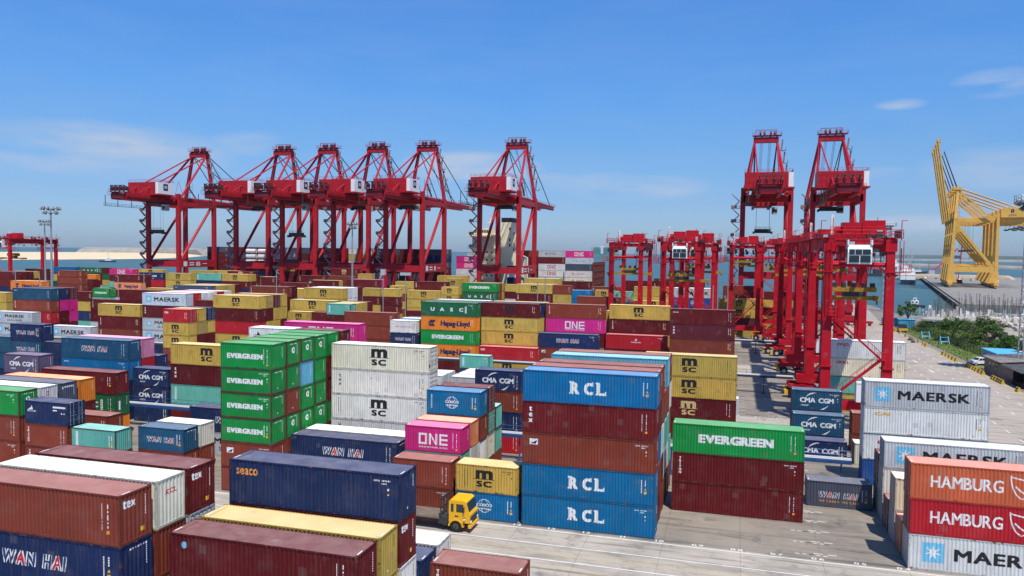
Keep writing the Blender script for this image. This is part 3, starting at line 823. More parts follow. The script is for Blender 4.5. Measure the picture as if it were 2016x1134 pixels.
for line in TABLE.strip().splitlines():
    row, X, ln, ntp, mask, *tk = line.split(); X = float(X); Ln = 12.19 if ln == '4' else 6.06; n = int(ntp[0]); H = 2.591 if ntp[1] == 's' else 2.896
    Y = ROWY[row[0]]+2.83*int(row[1]); base = 8.0 if row[0] == 'S' else 0.0
    for i in range(n):
        t = tk[i] if i < len(tk) else seedc.choice('mmryytnl')+'.'
        k, lg = t.split('.'); z = base+(n-1-i)*H
        jx = seedc.uniform(-.05, .05) if row[0] in 'AB' and i else 0
        rec = dict(row=row, X=X+jx, Y=Y+(seedc.uniform(-.03, .03) if i else 0), Z=z, Ln=Ln, H=H, k=k, lg=lg, tier=i, n=n, v=seedc.randrange(3), tint=seedc.uniform(.88, 1.12), hue=seedc.uniform(-.06, .06))
        (placed if mask[i] == '1' else rest).append(rec)
        rec['under'] = tk[i-1].split('.')[0] if 0 < i <= len(tk) else None; rec['over'] = tk[i+1].split('.')[0] if i+1 < len(tk) else None
def paint(rec, f=1.):
    c = COL[rec['k']]; h = rec['hue']; return tuple(min(.85, x*rec['tint']*f*(1+s*h)) for x, s in zip(c, (1, 0, -1)))
def make_container(rec):
    Ln, H, k, lg, v = rec['Ln'], rec['H'], rec['k'], rec['lg'], rec['v']
    root = thing('shipping_container', '', 'container', (rec['X'], rec['Y'], rec['Z']), 0, 'containers aboard the ship' if rec['row'][0] == 'S' else 'containers stacked in the yard')
    c = paint(rec); doors = lg == 'D' or lg in ('SP', 'CF') and Ln < 7 or (lg == 'MS' and k in 'wc') or (lg == 'TK')
    link('wall', cached(('w', Ln, H), lambda: wall_mesh(Ln, H)), root, None, c)
    link('roof', cached(('r', Ln, H), lambda: roof_mesh(Ln, H)), root, None, c)
    fc = c if k not in 'gt' or v == 0 else (.095, .055, .035)
    link('frame', cached(('f', Ln, H), lambda: frame_mesh(Ln, H)), root, None, tuple(x*.8 for x in fc))
    if doors:
        d = link('door', cached(('d', H), lambda: door_mesh(H)), root, (Ln, 0, 0), c); link('locking_bars', cached(('lb', H), lambda: bars_mesh(H)), d)
        e2 = link('end_wall', cached(('e', H), lambda: end_mesh(H)), root, (0, 0, 0), c); e2.scale = (-1, 1, 1)
    else:
        link('end_wall', cached(('e', H), lambda: end_mesh(H)), root, (Ln, 0, 0), c)
        d = link('door', cached(('d', H), lambda: door_mesh(H)), root, (0, 0, 0), c); d.scale = (-1, 1, 1)
        if rec['row'][0] in 'B' and rec['X'] > 25: link('locking_bars', cached(('lb', H), lambda: bars_mesh(H)), d)
        me = art_obj(('E', k in 'wlcy', lg if lg in ('EE','EL','EV','WH','TE','KC','HY','DE','UE','WE','KE') else '', H, v), end_art(k, lg, H, v), END_BR, lambda u, d, z: (-d, u, z), 'end_lettering')
        if me: link('end_lettering', me, root, (Ln, 0, 0))
    if lg == 'D': A = Art(); 
    me = art_obj(('F', lg, k if lg not in ('', 'D') else k in 'wlcy', Ln, H, v), front_art(k, lg, Ln, H, v), BR[Ln], lambda u, d, z: (u, d, z), 'lettering')
    if me: link('lettering', me, root)
    return root
for rec in placed:
    rec['o'] = make_container(rec)
    p = world_to_camera_view(scene, co, Vector((rec['X']+rec['Ln']/2, rec['Y'], rec['Z']+rec['H']/2))); rec['sx'] = p.x
# labels: look, then tier and block, then neighbour, then order across the photo
def base_label(r):
    size = 'long' if r['Ln'] > 7 else 'short'; wd = words(r['lg'], r['k'])
    return size, CN[r['k']], wd
def lab(r, level):
    size, c, wd = base_label(r); t = TIER[min(r['tier'], 5)] if r['tier'] < r['n']-1 or r['n'] == 1 or r['tier'] == 0 else 'lowest of its stack'; b = BLK[r['row'][0]]
    if level == 0: return f"{size} {c} container {wd} {t}, {b}".replace('  ', ' ')
    nb = f"on a {CN[r['over']]} one" if r['over'] else (f"under a {CN[r['under']]} one" if r['under'] else 'standing on ground')
    if level == 1: return f"{size} {c} container {' '.join(wd.split()[:4])} {nb}, {b}".replace('  ', ' ').replace(' with outlined white and', ' with outlined').replace('large white ', 'white ')
from collections import defaultdict
def grp(rs, f):
    g = defaultdict(list)
    for r in rs: g[f(r)].append(r)
    return g
ORD = ['leftmost', 'second from left', 'third from left', 'fourth from left', 'fifth from left', 'sixth from left', 'seventh from left', 'eighth from left', 'ninth from left', 'tenth from left']
def finish(rs):
    for l0, g in grp(rs, lambda r: lab(r, 0)).items():
        if len(g) == 1: g[0]['o']['label'] = l0; continue
        for l1, h in grp(g, lambda r: (r['over'], r['under'])).items():
            if len(h) == 1 and len(g) < 4 and (h[0]['over'] or h[0]['under']):
                h[0]['L'] = lab(h[0], 1)
            else:
                pass
        left = [r for r in g if 'L' not in r]; left.sort(key=lambda r: (r['sx'], r['Y']))
        for i, r in enumerate(left):
            size, c, wd = base_label(r); t = TIER[min(r['tier'], 5)].split(' of its')[0].replace(' stack', '').replace(' from top', ' from top'); b = r['row'][0]
            pos = ORD[i] if i < len(ORD) else f"number {i+1} from left"
            if len(left) > 1 and i == len(left)-1: pos = 'rightmost'
            wd2 = ' '.join(wd.split()[-2:]) if wd else 'plain'
            r['L'] = f"{size} {c} container, {wd2}, {t}, {BLK[b].replace('in the ', '').replace('block ', 'block ')}, {pos}" if len(left) > 1 else lab(r, 1)
        for r in g: r['o']['label'] = r['L']
finish(placed)
seen = defaultdict(list)
for r in placed: seen[r['o']['label']].append(r)
for l, g in seen.items():
    if len(g) > 1:
        g.sort(key=lambda r: (r['sx'], -r['Z']))
        for i, r in enumerate(g): r['o']['label'] = ' '.join(l.split()[:13])+', '+(ORD[i] if i < len(ORD) else f'number {i+1} from left')
for r in placed:
    wl = r['o']['label'].replace(' ,', ',').split()
    if len(wl) > 16: wl = [x for x in wl if x not in ('its', 'the', 'a', 'in')]
    r['o']['label'] = ' '.join(wl[:16])

# everything smaller or hidden in the stacks: one object, each box with its own paint
def stack_stuff(rs):
    b = M(); fc = []; me_art = defaultdict(lambda: M())
    for r in rs:
        x, y, z, Ln, H = r['X'], r['Y'], r['Z'], r['Ln'], r['H']; n0 = len(b.f)
        b.box(x+.03, x+Ln-.03, y+.04, y+WD-.04, z+.1, z+H-.05, 0)
        b.add([(x+.1, y+.06, z+H-.03), (x+Ln-.1, y+.06, z+H-.03), (x+Ln-.1, y+WD-.06, z+H-.03), (x+.1, y+WD-.06, z+H-.03)], [(0, 1, 2, 3)], 1)
        for xa in (x, x+Ln-.13):
            for ya in (y, y+WD-.13): b.box(xa, xa+.13, ya, ya+.13, z, z+H-.01, 0)
        for ya in (y, y+WD-.06): b.box(x+.13, x+Ln-.13, ya+.003, ya+.057, z+.01, z+.14, 0); b.box(x+.13, x+Ln-.13, ya+.003, ya+.057, z+H-.09, z+H-.012, 0)
        if r['tier'] < 3 and r['Y'] > 70 and r['lg'] == 'MS' or r['lg'] in ('ON', 'OR', 'N', 'WH', 'CM', 'UA', 'EV', 'MY', 'HL', 'MK') and r['Y'] > 70:
            A = front_art(r['k'], r['lg'], Ln, H, r['v'])
            for i, c in enumerate(A.mats):
                fs = [f for f, m in zip(A.f, A.m) if m == i]; me_art[c].add([(x+u, y+.034-.004*l, z+v) for u, v, l in A.v], fs)
        fc += [paint(r)]*(len(b.f)-n0)
    names = list(me_art); base = len(b.v)
    for i, c in enumerate(names):
        nf = len(b.f); b.add(me_art[c].v, me_art[c].f, 2+i); fc += [(1, 1, 1)]*(len(b.f)-nf)
    me = b.mesh('stacked_containers', [MATS['stack_wall_paint'], MATS['stack_roof_paint']]+[P[c] for c in names])
    at = me.color_attributes.new('paint', 'FLOAT_COLOR', 'CORNER'); buf = []
    for pl, c in zip(me.polygons, fc): buf += [*c, 1]*pl.loop_total
    at.data.foreach_set('color', buf)
    o = link('stacked_containers', me); o['kind'] = 'stuff'; return tag(o, 'mixed stacks of small distant and half hidden shipping containers', 'container stacks')
stack_stuff(rest)
# ------------------------------------------------------------ ground, roads, water
def concrete(name, c1, c2, sc=.12, joint=True, stain=.5):
    m = bpy.data.materials.new(name); m.use_nodes = True; t = m.node_tree; b = t.nodes['Principled BSDF']; tc = N(t, 'ShaderNodeTexCoord')
    def nz(s, st=(1,1,1), d=7, r=.62):
        mp = N(t, 'ShaderNodeMapping'); mp.inputs['Scale'].default_value = st; n = N(t, 'ShaderNodeTexNoise'); n.inputs['Scale'].default_value = s; n.inputs['Detail'].default_value = d; n.inputs['Roughness'].default_value = r
        L(t, tc.outputs['Object'], mp.inputs[0]); L(t, mp.outputs[0], n.inputs['Vector']); return n.outputs['Fac']
    c = mixc(t, ramp(t, nz(sc), .3, .7), c1, c2)
    c = mixc(t, ramp(t, nz(.55, (.22, 1, 1), 8, .7), .50, .74), c, tuple(x*stain for x in c2))     # tyre dirt drawn out along the lanes
    c = mixc(t, ramp(t, nz(.9, (.05, 1.6, 1), 5, .6), .55, .70), c, tuple(x*.42 for x in c2))     # tyre tracks
    c = mixc(t, ramp(t, nz(.25, (1, 1, 1), 8, .7), .56, .66), c, tuple(x*.62 for x in c2))
    c = mixc(t, ramp(t, nz(3., (1, 1, 1), 6), .62, .8), c, tuple(x*.6 for x in c2))
    c = mixc(t, ramp(t, nz(1.1, (1, 1, 1), 9, .75), .62, .67), c, (.05, .045, .04))
    if joint:
        br = N(t, 'ShaderNodeTexBrick'); br.offset = 0; br.inputs['Scale'].default_value = 1; br.inputs['Brick Width'].default_value = 6.5; br.inputs['Row Height'].default_value = 4.2; br.inputs['Mortar Size'].default_value = .035
        br.inputs['Color1'].default_value = (1,1,1,1); br.inputs['Color2'].default_value = (.86,.86,.86,1); br.inputs['Mortar'].default_value = (.45,.43,.4,1)
        L(t, tc.outputs['Object'], br.inputs['Vector']); c = mixc(t, .55, c, br.outputs['Color'], 'MULTIPLY')
    L(t, c, b.inputs['Base Color']); b.inputs['Roughness'].default_value = .85
    bp = N(t, 'ShaderNodeBump'); bp.inputs['Strength'].default_value = .25; bp.inputs['Distance'].default_value = .02; L(t, nz(6.), bp.inputs['Height']); L(t, bp.outputs[0], b.inputs['Normal'])
    MATS[name] = m; return m
yard_mat = concrete('yard_concrete', (.29, .245, .195), (.175, .152, .128))
lane_mat = concrete('lane_concrete', (.46, .405, .335), (.32, .285, .24), stain=.45)
road_mat = concrete('road_surface', (.40, .345, .28), (.32, .28, .235), stain=.7)
def sheet(name, pts, z, m):
    b = M(); b.add([(x, y, z) for x, y in pts], [tuple(range(len(pts)))]); o = b.build(name, m); return struct(o)
b = M(); gp = [(-760,-300),(420,-300),(420,258),(112,262),(104,284),(85.5,292),(84,352),(66,366),(66,258),(-760,258)]
b.prism([(x, y, -7) for x, y in gp], (0, 0, 7)); struct(b.build('ground', yard_mat))
for i, (y0, y1) in enumerate(((-15.6,-.75),(41.2,56.0),(98.6,113.2),(155.6,170.2),(213.5,226.0))):
    sheet('road', [(-700, y0), (46, y0), (46, y1), (-700, y1)], .004, lane_mat)
sheet('road', [(48.5,-120),(70.6,-120),(70.6,240),(82,362),(67,362),(60,240),(48.5,240)], .004, road_mat)
lm = mat('line_paint', (.72,.70,.65), .7, 0, .3, .30, 1.2); ym = mat('yellow_line_paint', (.52,.40,.12), .7, 0, .3, .5, 1.6)
b = M()
def strip(b, x0, x1, y0, y1, m=0): b.add([(x0,y0,.008),(x1,y0,.008),(x1,y1,.008),(x0,y1,.008)], [(0,1,2,3)], m)
for base in (0, 57.0, 114.2, 171.2):
    for y, w_ in ((-1.1,.14),(-4.35,.13),(-7.6,.15),(-11.2,.13)): strip(b, -200, 44, base+y-w_/2, base+y+w_/2)
    for y in (-5.6, -6.6, -9.2): strip(b, -200, 44, base+y-.05, base+y+.05, 1)
for r in range(6):                                                     # slot ticks in the free bays
    for bl in (0., 23.6, 57.2, 81.2, 114.):
        y = bl+r*2.83+.3
        for x in (13.0, 19.3, 24.9, 26.0):
            if bl == 0 and x < 20: continue
            for q in range(3): strip(b, x-.9+q*.55, x-.55+q*.55, y-.06, y+.06); 
            strip(b, x+.6, x+1.3, y+.3, y+.42)
struct(b.build('lane_markings', [lm, ym]))
b = M()
for y in range(-60, 236, 6):
    for x, o_ in ((51.9,0),(57.0,3),(62.2,0),(66.0,3)): strip(b, x-.09, x+.09, y+o_, y+o_+2.0)
    
strip(b, 69.2, 69.36, -100, 236, 1); strip(b, 69.62, 69.78, -100, 236, 1)
for y in (134., 118.): b.add([(60.2,y,.008),(60.5,y,.008),(60.5,y+3,.008),(60.2,y+3,.008)], [(0,1,2,3)]); b.add([(59.9,y,.008),(60.35,y-1.6,.008),(60.8,y,.008)], [(0,1,2)])
struct(b.build('road_markings', [lm, ym]))
# slot numbers along the lane edge
def ground_text(body, x, y, h):
    vs_, fs_, = [], []
    A = Art(); A.text(body, 0, 0, h, 'white', 1.5, .03, gap=.25); return [(x+u, y+v, .009+.004*l) for u, v, l in A.v], A.f
b = M()
for base, ns in ((0., range(14, 3, -1)), (57., range(14, 3, -1))):
    for n_ in ns:
        vs_, fs_ = ground_text(f'{n_:02d}', -.3+(14-n_)*3.25, base-.72, .42); b.add(vs_, fs_)
struct(b.build('slot_numbers', lm))

wm = bpy.data.materials.new('sea_water'); wm.use_nodes = True; t = wm.node_tree; bs = t.nodes['Principled BSDF']
bs.inputs['Roughness'].default_value = .32; bs.inputs['IOR'].default_value = 1.33; bs.inputs['Specular IOR Level'].default_value = .2
tc = N(t, 'ShaderNodeTexCoord')
def nzw(s, st, d=4):
    mp = N(t, 'ShaderNodeMapping'); mp.inputs['Scale'].default_value = st; n = N(t, 'ShaderNodeTexNoise'); n.inputs['Scale'].default_value = s; n.inputs['Detail'].default_value = d
    L(t, tc.outputs['Object'], mp.inputs[0]); L(t, mp.outputs[0], n.inputs['Vector']); return n.outputs['Fac']
c = mixc(t, ramp(t, nzw(.004, (1, 2.2, 1), 3), .35, .65), (.028, .074, .074), (.040, .096, .090))
c = mixc(t, ramp(t, nzw(.03, (.4, 2.5, 1), 5), .45, .75), c, (.060, .125, .115)); L(t, c, bs.inputs['Base Color'])
bp = N(t, 'ShaderNodeBump'); bp.inputs['Strength'].default_value = .6; bp.inputs['Distance'].default_value = .35; L(t, nzw(.25, (.7, 2., 1), 5), bp.inputs['Height']); L(t, bp.outputs[0], bs.inputs['Normal'])
b = M(); n = 96; b.add([(9300*math.cos(2*math.pi*i/n), 9300*math.sin(2*math.pi*i/n), -2.5) for i in range(n)], [tuple(range(n))]); struct(b.build('sea', wm))

sand = mat('sand', (.66,.53,.34), .95, 0, .1, .22, .012, .0, 1, (1,1,1), (.56,.45,.29)); rubble = mat('grey_rubble', (.34,.31,.27), .95, 0, .1, .35, .03)
def land(name, pts, h, m, z0=-3, seg=40, rough=1.2, skirt=12):
    """a low bank: outline raised to a bumpy top"""
    b = M(); P2 = [Vector((x, y, 0)) for x, y in pts]; c = sum(P2, Vector())/len(P2); ring = []
    for i in range(len(P2)):
        a, d = P2[i], P2[(i+1) % len(P2)]; k = max(1, int((d-a).length/seg))
        for j in range(k): ring.append(a.lerp(d, j/k))
    n = len(ring); vs = [(p.x, p.y, z0) for p in ring]
    for f, hh in ((.04, .5), (.12, .9), (.5, 1.)):
        for p in ring:
            q = p.lerp(c, f); vs.append((q.x, q.y, z0+(h-z0)*hh*(1+rough*.25*noise.noise(q*.02)+rough*.12*noise.noise(q*.09))))
    fs = [(r*n+i, r*n+(i+1) % n, (r+1)*n+(i+1) % n, (r+1)*n+i) for r in range(3) for i in range(n)]+[tuple(range(3*n, 4*n))]
    b.add(vs, fs); return struct(b.build(name, m))
land('sand_bank', [(-1350,500),(-1241,944),(-1218,1086),(-1196,1184),(-1194,1322),(-1291,1556),(-1481,1865),(-1650,2084),(-2026,2277),(-2248,2155),(-2289,1892),(-2273,1774),(-2300,600)], 1.4, sand, seg=50, rough=.4)
land('rubble_mound', [(-2229,2129),(-2000,2180),(-1700,2040),(-1490,1867),(-1560,2250),(-2500,3200),(-3000,2900)], 17, rubble, seg=70, rough=1.2)
land('rubble_mound', [(-1150,1700),(-830,1420),(-790,1480),(-860,1800),(-1100,2100)], 6, rubble, seg=30, rough=1.3)

# ------------------------------------------------------------ ship-to-shore cranes
STSRED = (.39, .014, .024); RTGRED = (.45, .008, .020); RED = STSRED
def red(b, name, parent, mats=None, smooth=False): return b.build(name, mats or [MATS['crane_red_paint'], darksteel, P['white']], parent, None, smooth, RED)
def sts(loc, label, spreader_z=None, ty=10, sign=None, rope=True):
    t = thing('quay_crane', label, 'crane', loc, 0, 'red cranes along the quay'); S, G = 8.25, 25.; ZG = 46.
    for x in (-S, S):
        for y, top in ((0, ZG+3.2), (G, ZG+1.5)):
            b = M(); b.beam((x, y, 3.4), (x, y, top), 1.7, 1.6); b.box(x-1.3, x+1.3, y-1.2, y+1.2, 3.0, 6.0); red(b, 'leg', t)
        b = M(); b.beam((x, 1, 17.3), (x, G-1, 17.3), 1.5, 3.4); red(b, 'portal_beam', t)
        b.rail
        b = M(); b.tube((x, 1.2, 19.0), (x, G-1.0, ZG-.6), .62, 10); red(b, 'brace', t, smooth=False)
        b = M(); b.beam((x, 1, ZG-1.2), (x, G-1, ZG-1.2), 1.3, 2.0); red(b, 'top_beam', t)
    for y in (0, G):
        b = M(); b.beam((-S-1, y, 2.6), (S+1, y, 2.6), 1.5, 1.8)
        for x in (-S, S):
            for q in (-3.6, -1.2, 1.2, 3.6): b.tube((x+q, y-.45, .55), (x+q, y+.45, .55), .55, 10, 1)
            b.box(x-4.6, x+4.6, y-.5, y+.5, .9, 1.7)
        red(b, 'sill_beam', t); b = M(); b.beam((-S, y, ZG-.7), (S, y, ZG-.7), 1.6, 2.6); 
        if y == 0: b2 = M(); b2.beam((-S, y, 17.2), (S, y, 17.2), 1.3, 2.6); red(b2, 'portal_cross_beam', t)
        red(b, 'cross_beam', t)
    b = M()
    for x in (-3.4, 3.4): b.beam((x, -26.5, ZG+.6), (x, G+3, ZG+.6), 1.2, 3.0); b.beam((x, G+3.4, ZG+.6), (x, 80, ZG+.2), 1.2, 3.0, 0, 1.0, 1.7)
    for y in range(-26, 80, 9): b.beam((-3.4, y, ZG+.2), (3.4, y, ZG+.2), .6, .9)
    g = red(b, 'girder', t)
    b = M(); 
    for x in (-5.2, 5.2): b.rail([(x, -27.5, ZG+1.2), (x, 78, ZG+.9)], 1.1, .05, 0, 4)
    b.box(-5.3,-4.2,-27.5,78,ZG+.9,ZG+1.0); b.box(4.2,5.3,-27.5,78,ZG+.9,ZG+1.0); red(b, 'walkway', t)
    h = M(); h.box(-8, 6.6, -12.5, -2.5, ZG+2.4, ZG+7.6, 0); h.box(6.6, 8.2, -12.5, -3.6, ZG+2.5, ZG+7.5, 2)
    h.rail([(-8,-12.5,ZG+7.6),(8,-12.5,ZG+7.6),(8,-2.5,ZG+7.6),(-8,-2.5,ZG+7.6)], 1.1, .05); h.box(-8.6, 8.6, -13.2, -1.8, ZG+1.9, ZG+2.35, 0)
    for q in range(12): h.box(-7.6+q*1.2, -7.5+q*1.2, -12.56, -12.5, ZG+2.6, ZG+7.4, 0)
    ho = red(h, 'machinery_house', t, [MATS['crane_red_paint'], darksteel, white])
    h = M(); h.box(8.2, 8.26, -9.4, -6.6, ZG+4.1, ZG+7.0, 0); h.box(8.26, 8.3, -8.8, -7.2, ZG+4.9, ZG+6.2, 1); h.build('emblem_board', [P['navy'], P['steel']], ho)
    h = M(); h.box(-4, 4, -28, -23.5, ZG+2.1, ZG+2.3)
    for x in (-3.4, -1.2, 1.2, 3.4): h.box(x-.2, x+.2, -27.5, -27.1, ZG+2.3, ZG+5.0); h.box(x-.2, x+.2, -25.2, -24.8, ZG+2.3, ZG+4.4); h.beam((x, -27.5, ZG+4.9), (x, -25, ZG+4.3), .3, .3); h.tube((x-.5, -26, ZG+3.6), (x+.5, -26, ZG+3.6), .85, 12, 1)
    h.box(-3.6, 3.6, -27.6,-27.2, ZG+4.8, ZG+5.1, 1)
    h.rail([(-4,-28,ZG+2.4),(4,-28,ZG+2.4),(4,-24,ZG+2.4)], 1.1, .05); h.rail([(-4,-28,ZG+2.4),(-4,-24,ZG+2.4)], 1.1, .05)
    h.box(-3.4, 3.4, -27.4, -27.2, ZG-.6, ZG+1.6); ph_ = red(h, 'boom_hoist_platform', t); ph_.color = (.14, .012, .022, 1)
    b = M()
    for s in (-1, 1):
        b.beam((s*S, G, ZG+1), (s*4.2, G+.6, 69.1), 1.25, 1.5, 0, .95, 1.2)
        b.tube((s*7.2, 2.5, ZG+1.2), (s*4.2, G-.6, 68.8), .50, 8)
    b.box(-4.7, 4.7, G-1.2, G+1.6, 68.9, 70.9)
    b.box(-5, 5.8, G-1.8, G+2.2, 71.5, 71.62)
    for x in (-4, -1.5, 1.5, 4): b.box(x-.2, x+.2, G-1, G+1.4, 70.9, 71.5)
    b.rail([(-5, G-1.8, 71.6), (5.8, G-1.8, 71.6), (5.8, G+2.2, 71.6), (-5, G+2.2, 71.6), (-5, G-1.8, 71.6)], 1.2, .04, 0, 2)
    for x in (-2.5, -1, 1.4, 2.8): b.tube((x, G, 72.5), (x+.7, G, 72.5), .9, 10, 1)
    b.box(-4, 4, G-.2, G+.2, 73.7, 73.9); 
    for x in (-3.9, 3.9): b.box(x-.1, x+.1, G-.1, G+.1, 71.7, 73.8)
    a = red(b, 'a_frame', t)
    b = M()
    for s in (-1, 1):
        b.tube((s*4.2, G-.4, 68.9), (s*3.4, -19, ZG+2.2), .30, 6); b.tube((s*3.8, 3, ZG+2), (s*3.4, 6.2, ZG+9.5), .10, 4); b.tube((s*3.8, 9, ZG+2), (s*3.4, 6.2, ZG+9.5), .10, 4)
        b.tube((s*4.2, G+1, 69.3), (s*3.4, 47, ZG+2), .20, 6, 1); b.tube((s*4.2, G+1, 69.5), (s*3.4, 73, ZG+1.6), .20, 6, 1)
        for q in (0, .8, 1.6): b.tube((s*(1.2+q*.5), G+1.5, 71.9), (s*(1.2+q*.5), 50+q*2, ZG+2.2), .05, 4, 1)
    red(b, 'stay', t, [MATS['crane_red_paint'], cable])
    b = M(); z = 6.; k = 0                                              # zig-zag stair on the left landside leg
    while z < ZG-3:
        b.box(-S-4.2, -S-1.0, -1.1, 1.1, z, z+.14); b.box(-S-4.2, -S-2.2, -1.1, -1.0, z+.1, z+1.1); b.rail([(-S-3.6, -.9, z), (-S-1.1, -.9, z)], 1.1, .05); b.rail([(-S-3.6, .9, z), (-S-3.6, -.9, z)], 1.1, .05)
        b.beam((-S-3.9, .5, z+.1), (-S-1.3, .5, z+2.6), .9, .3); b.beam((-S-1.3, -.5, z+2.6), (-S-3.9, -.5, z+5.1), .9, .3)
        z += 5.1; k += 1
    b.build('stair', [MATS['crane_red_paint']], t, None, False, (.26, .17, .18)); b = M()
    for q in range(4):
        f = .18+.22*q; p0 = Vector((S, G, ZG+1)).lerp(Vector((4.2, G+.6, 69.1)), f); b.box(p0.x+.6, p0.x+2.6, G-.8, G+1, p0.z, p0.z+.1); b.rail([(p0.x+2.6, G-.8, p0.z), (p0.x+2.6, G+1, p0.z)], 1.1, .06)
        p1 = Vector((S, G, ZG+1)).lerp(Vector((4.2, G+.6, 69.1)), f+.2); b.beam((p0.x+.9, G, p0.z), (p1.x+2.2, G, p1.z), .6, .15)
    b.build('ladder', [MATS['crane_red_paint']], t, None, False, (.26, .17, .18)); b = M()
    b.box(5.8, 7.4, 8, 11, ZG+2, ZG+2.1)
    for xx in (5.8, 7.4):
        for yy in (8, 11): b.tube((xx, yy, ZG+2), (xx, yy, ZG+9), .08, 4)
    for zz in (4.5, 7): b.box(5.8, 7.4, 8, 11, ZG+zz, ZG+zz+.1)
    b.beam((6.6, 14, ZG+2), (6.6, 9, ZG+7), .8, .12)
    b.build('access_tower', [MATS['crane_red_paint']], t, None, False, (.26, .17, .18))
    b = M(); b.box(-7.5, -6, -27, -4, ZG-3.6, ZG-3.5); b.rail([(-7.5, -27, ZG-3.5), (-7.5, -4, ZG-3.5)], 1.1, .05)
    for y in (-27, -20, -12, -4): b.box(-6.8, -6.6, y-.1, y+.1, ZG-3.5, ZG+1)
    b.build('maintenance_walkway', [darksteel], t)
    if ty is not None:
        b = M(); b.box(-3.2, 3.2, ty-3.5, ty+3.5, ZG-1.6, ZG-1.0); b.box(-2.6, 2.6, ty-2, ty+2, ZG-1.0, ZG+.2); b.rail([(-3.2, ty-3.5, ZG-1.0), (3.2, ty-3.5, ZG-1.0)], 1, .05); tr = b.build('trolley', [darksteel], t)
        c_ = M(); c_.box(3.4, 5.6, ty-1.2, ty+1.4, ZG-4.6, ZG-1.8, 0); c_.box(3.6, 5.4, ty+1.4, ty+1.44, ZG-4.2, ZG-2.6, 1); c_.box(3.6, 5.4, ty-1.24, ty-1.2, ZG-4., ZG-2.6, 1); c_.build('cab', [P['steel'], glass], t)
        zs = spreader_z if spreader_z else ZG-3.9
        r_ = M()
        for x in (-2.6, 2.6):
            for y in (-.9, .9): r_.tube((x, ty+y, zs+1.8), (x, ty+y, ZG-1.5), .045, 4)
        r_.build('hoist_rope', [cable], t)
        s_ = M(); s_.box(-3.2, 3.2, ty-.9, ty+.9, zs+.8, zs+1.8); s_.box(-3.8, 3.8, ty-.3, ty+.3, zs+.1, zs+.8); s_.box(-3.9, -3.2, ty-1.2, ty+1.2, zs-.2, zs+.8); s_.box(3.2, 3.9, ty-1.2, ty+1.2, zs-.2, zs+.8)
        s_.rail([(-3.2, ty-.9, zs+1.8), (3.2, ty-.9, zs+1.8)], .8, .05); s_.build('spreader', [darksteel], t)
    if sign:
        b = M(); x = S+.8; b.box(x, x+.04, 2.2, 4.6, 16.2, 18.4, 0)
        for q in range(2): b.box(x, x+.04, 6.2, 9.4, 16.5+q*1.0, 17.0+q*1.0, 0)
        b.box(x, x+.04, 15.5, 18.6, 17.1, 17.4, 0)
        A = Art(); A.text(sign, 12.2, 16.3, 1.9, 'white', 1.1, .06)
        b.add([(x+.05+.02*l, u, v) for u, v, l in A.v], A.f, 0); b.build('number_board', [P['white']], t)
    return t
for i, (x, sz, ty, sg, lb) in enumerate(((-234.5, 31, -4, '05', 'leftmost red quay crane with open sky around its left legs'), (-187.5, None, 6, None, 'second red quay crane from the left, its girder overlapping the first'),
        (-164, 30, -2, None, 'third red quay crane from the left, dark load hanging low between its legs'), (-139, None, 8, None, 'fourth red quay crane from the left behind the middle floodlight mast'),
        (-114.5, None, 4, '10', 'fifth red quay crane from the left, white board on its portal beam'), (-73, None, 8, '11', 'red quay crane standing apart in front of the cream ship superstructure'),
        (29, 33.5, 38, None, 'red quay crane right of centre, empty dark spreader hanging below its boom'), (53, None, 30, None, 'rightmost red quay crane, tallest, behind the row of gantry cranes'))):
    sts((x, 229, 0), lb, sz, ty, sg)

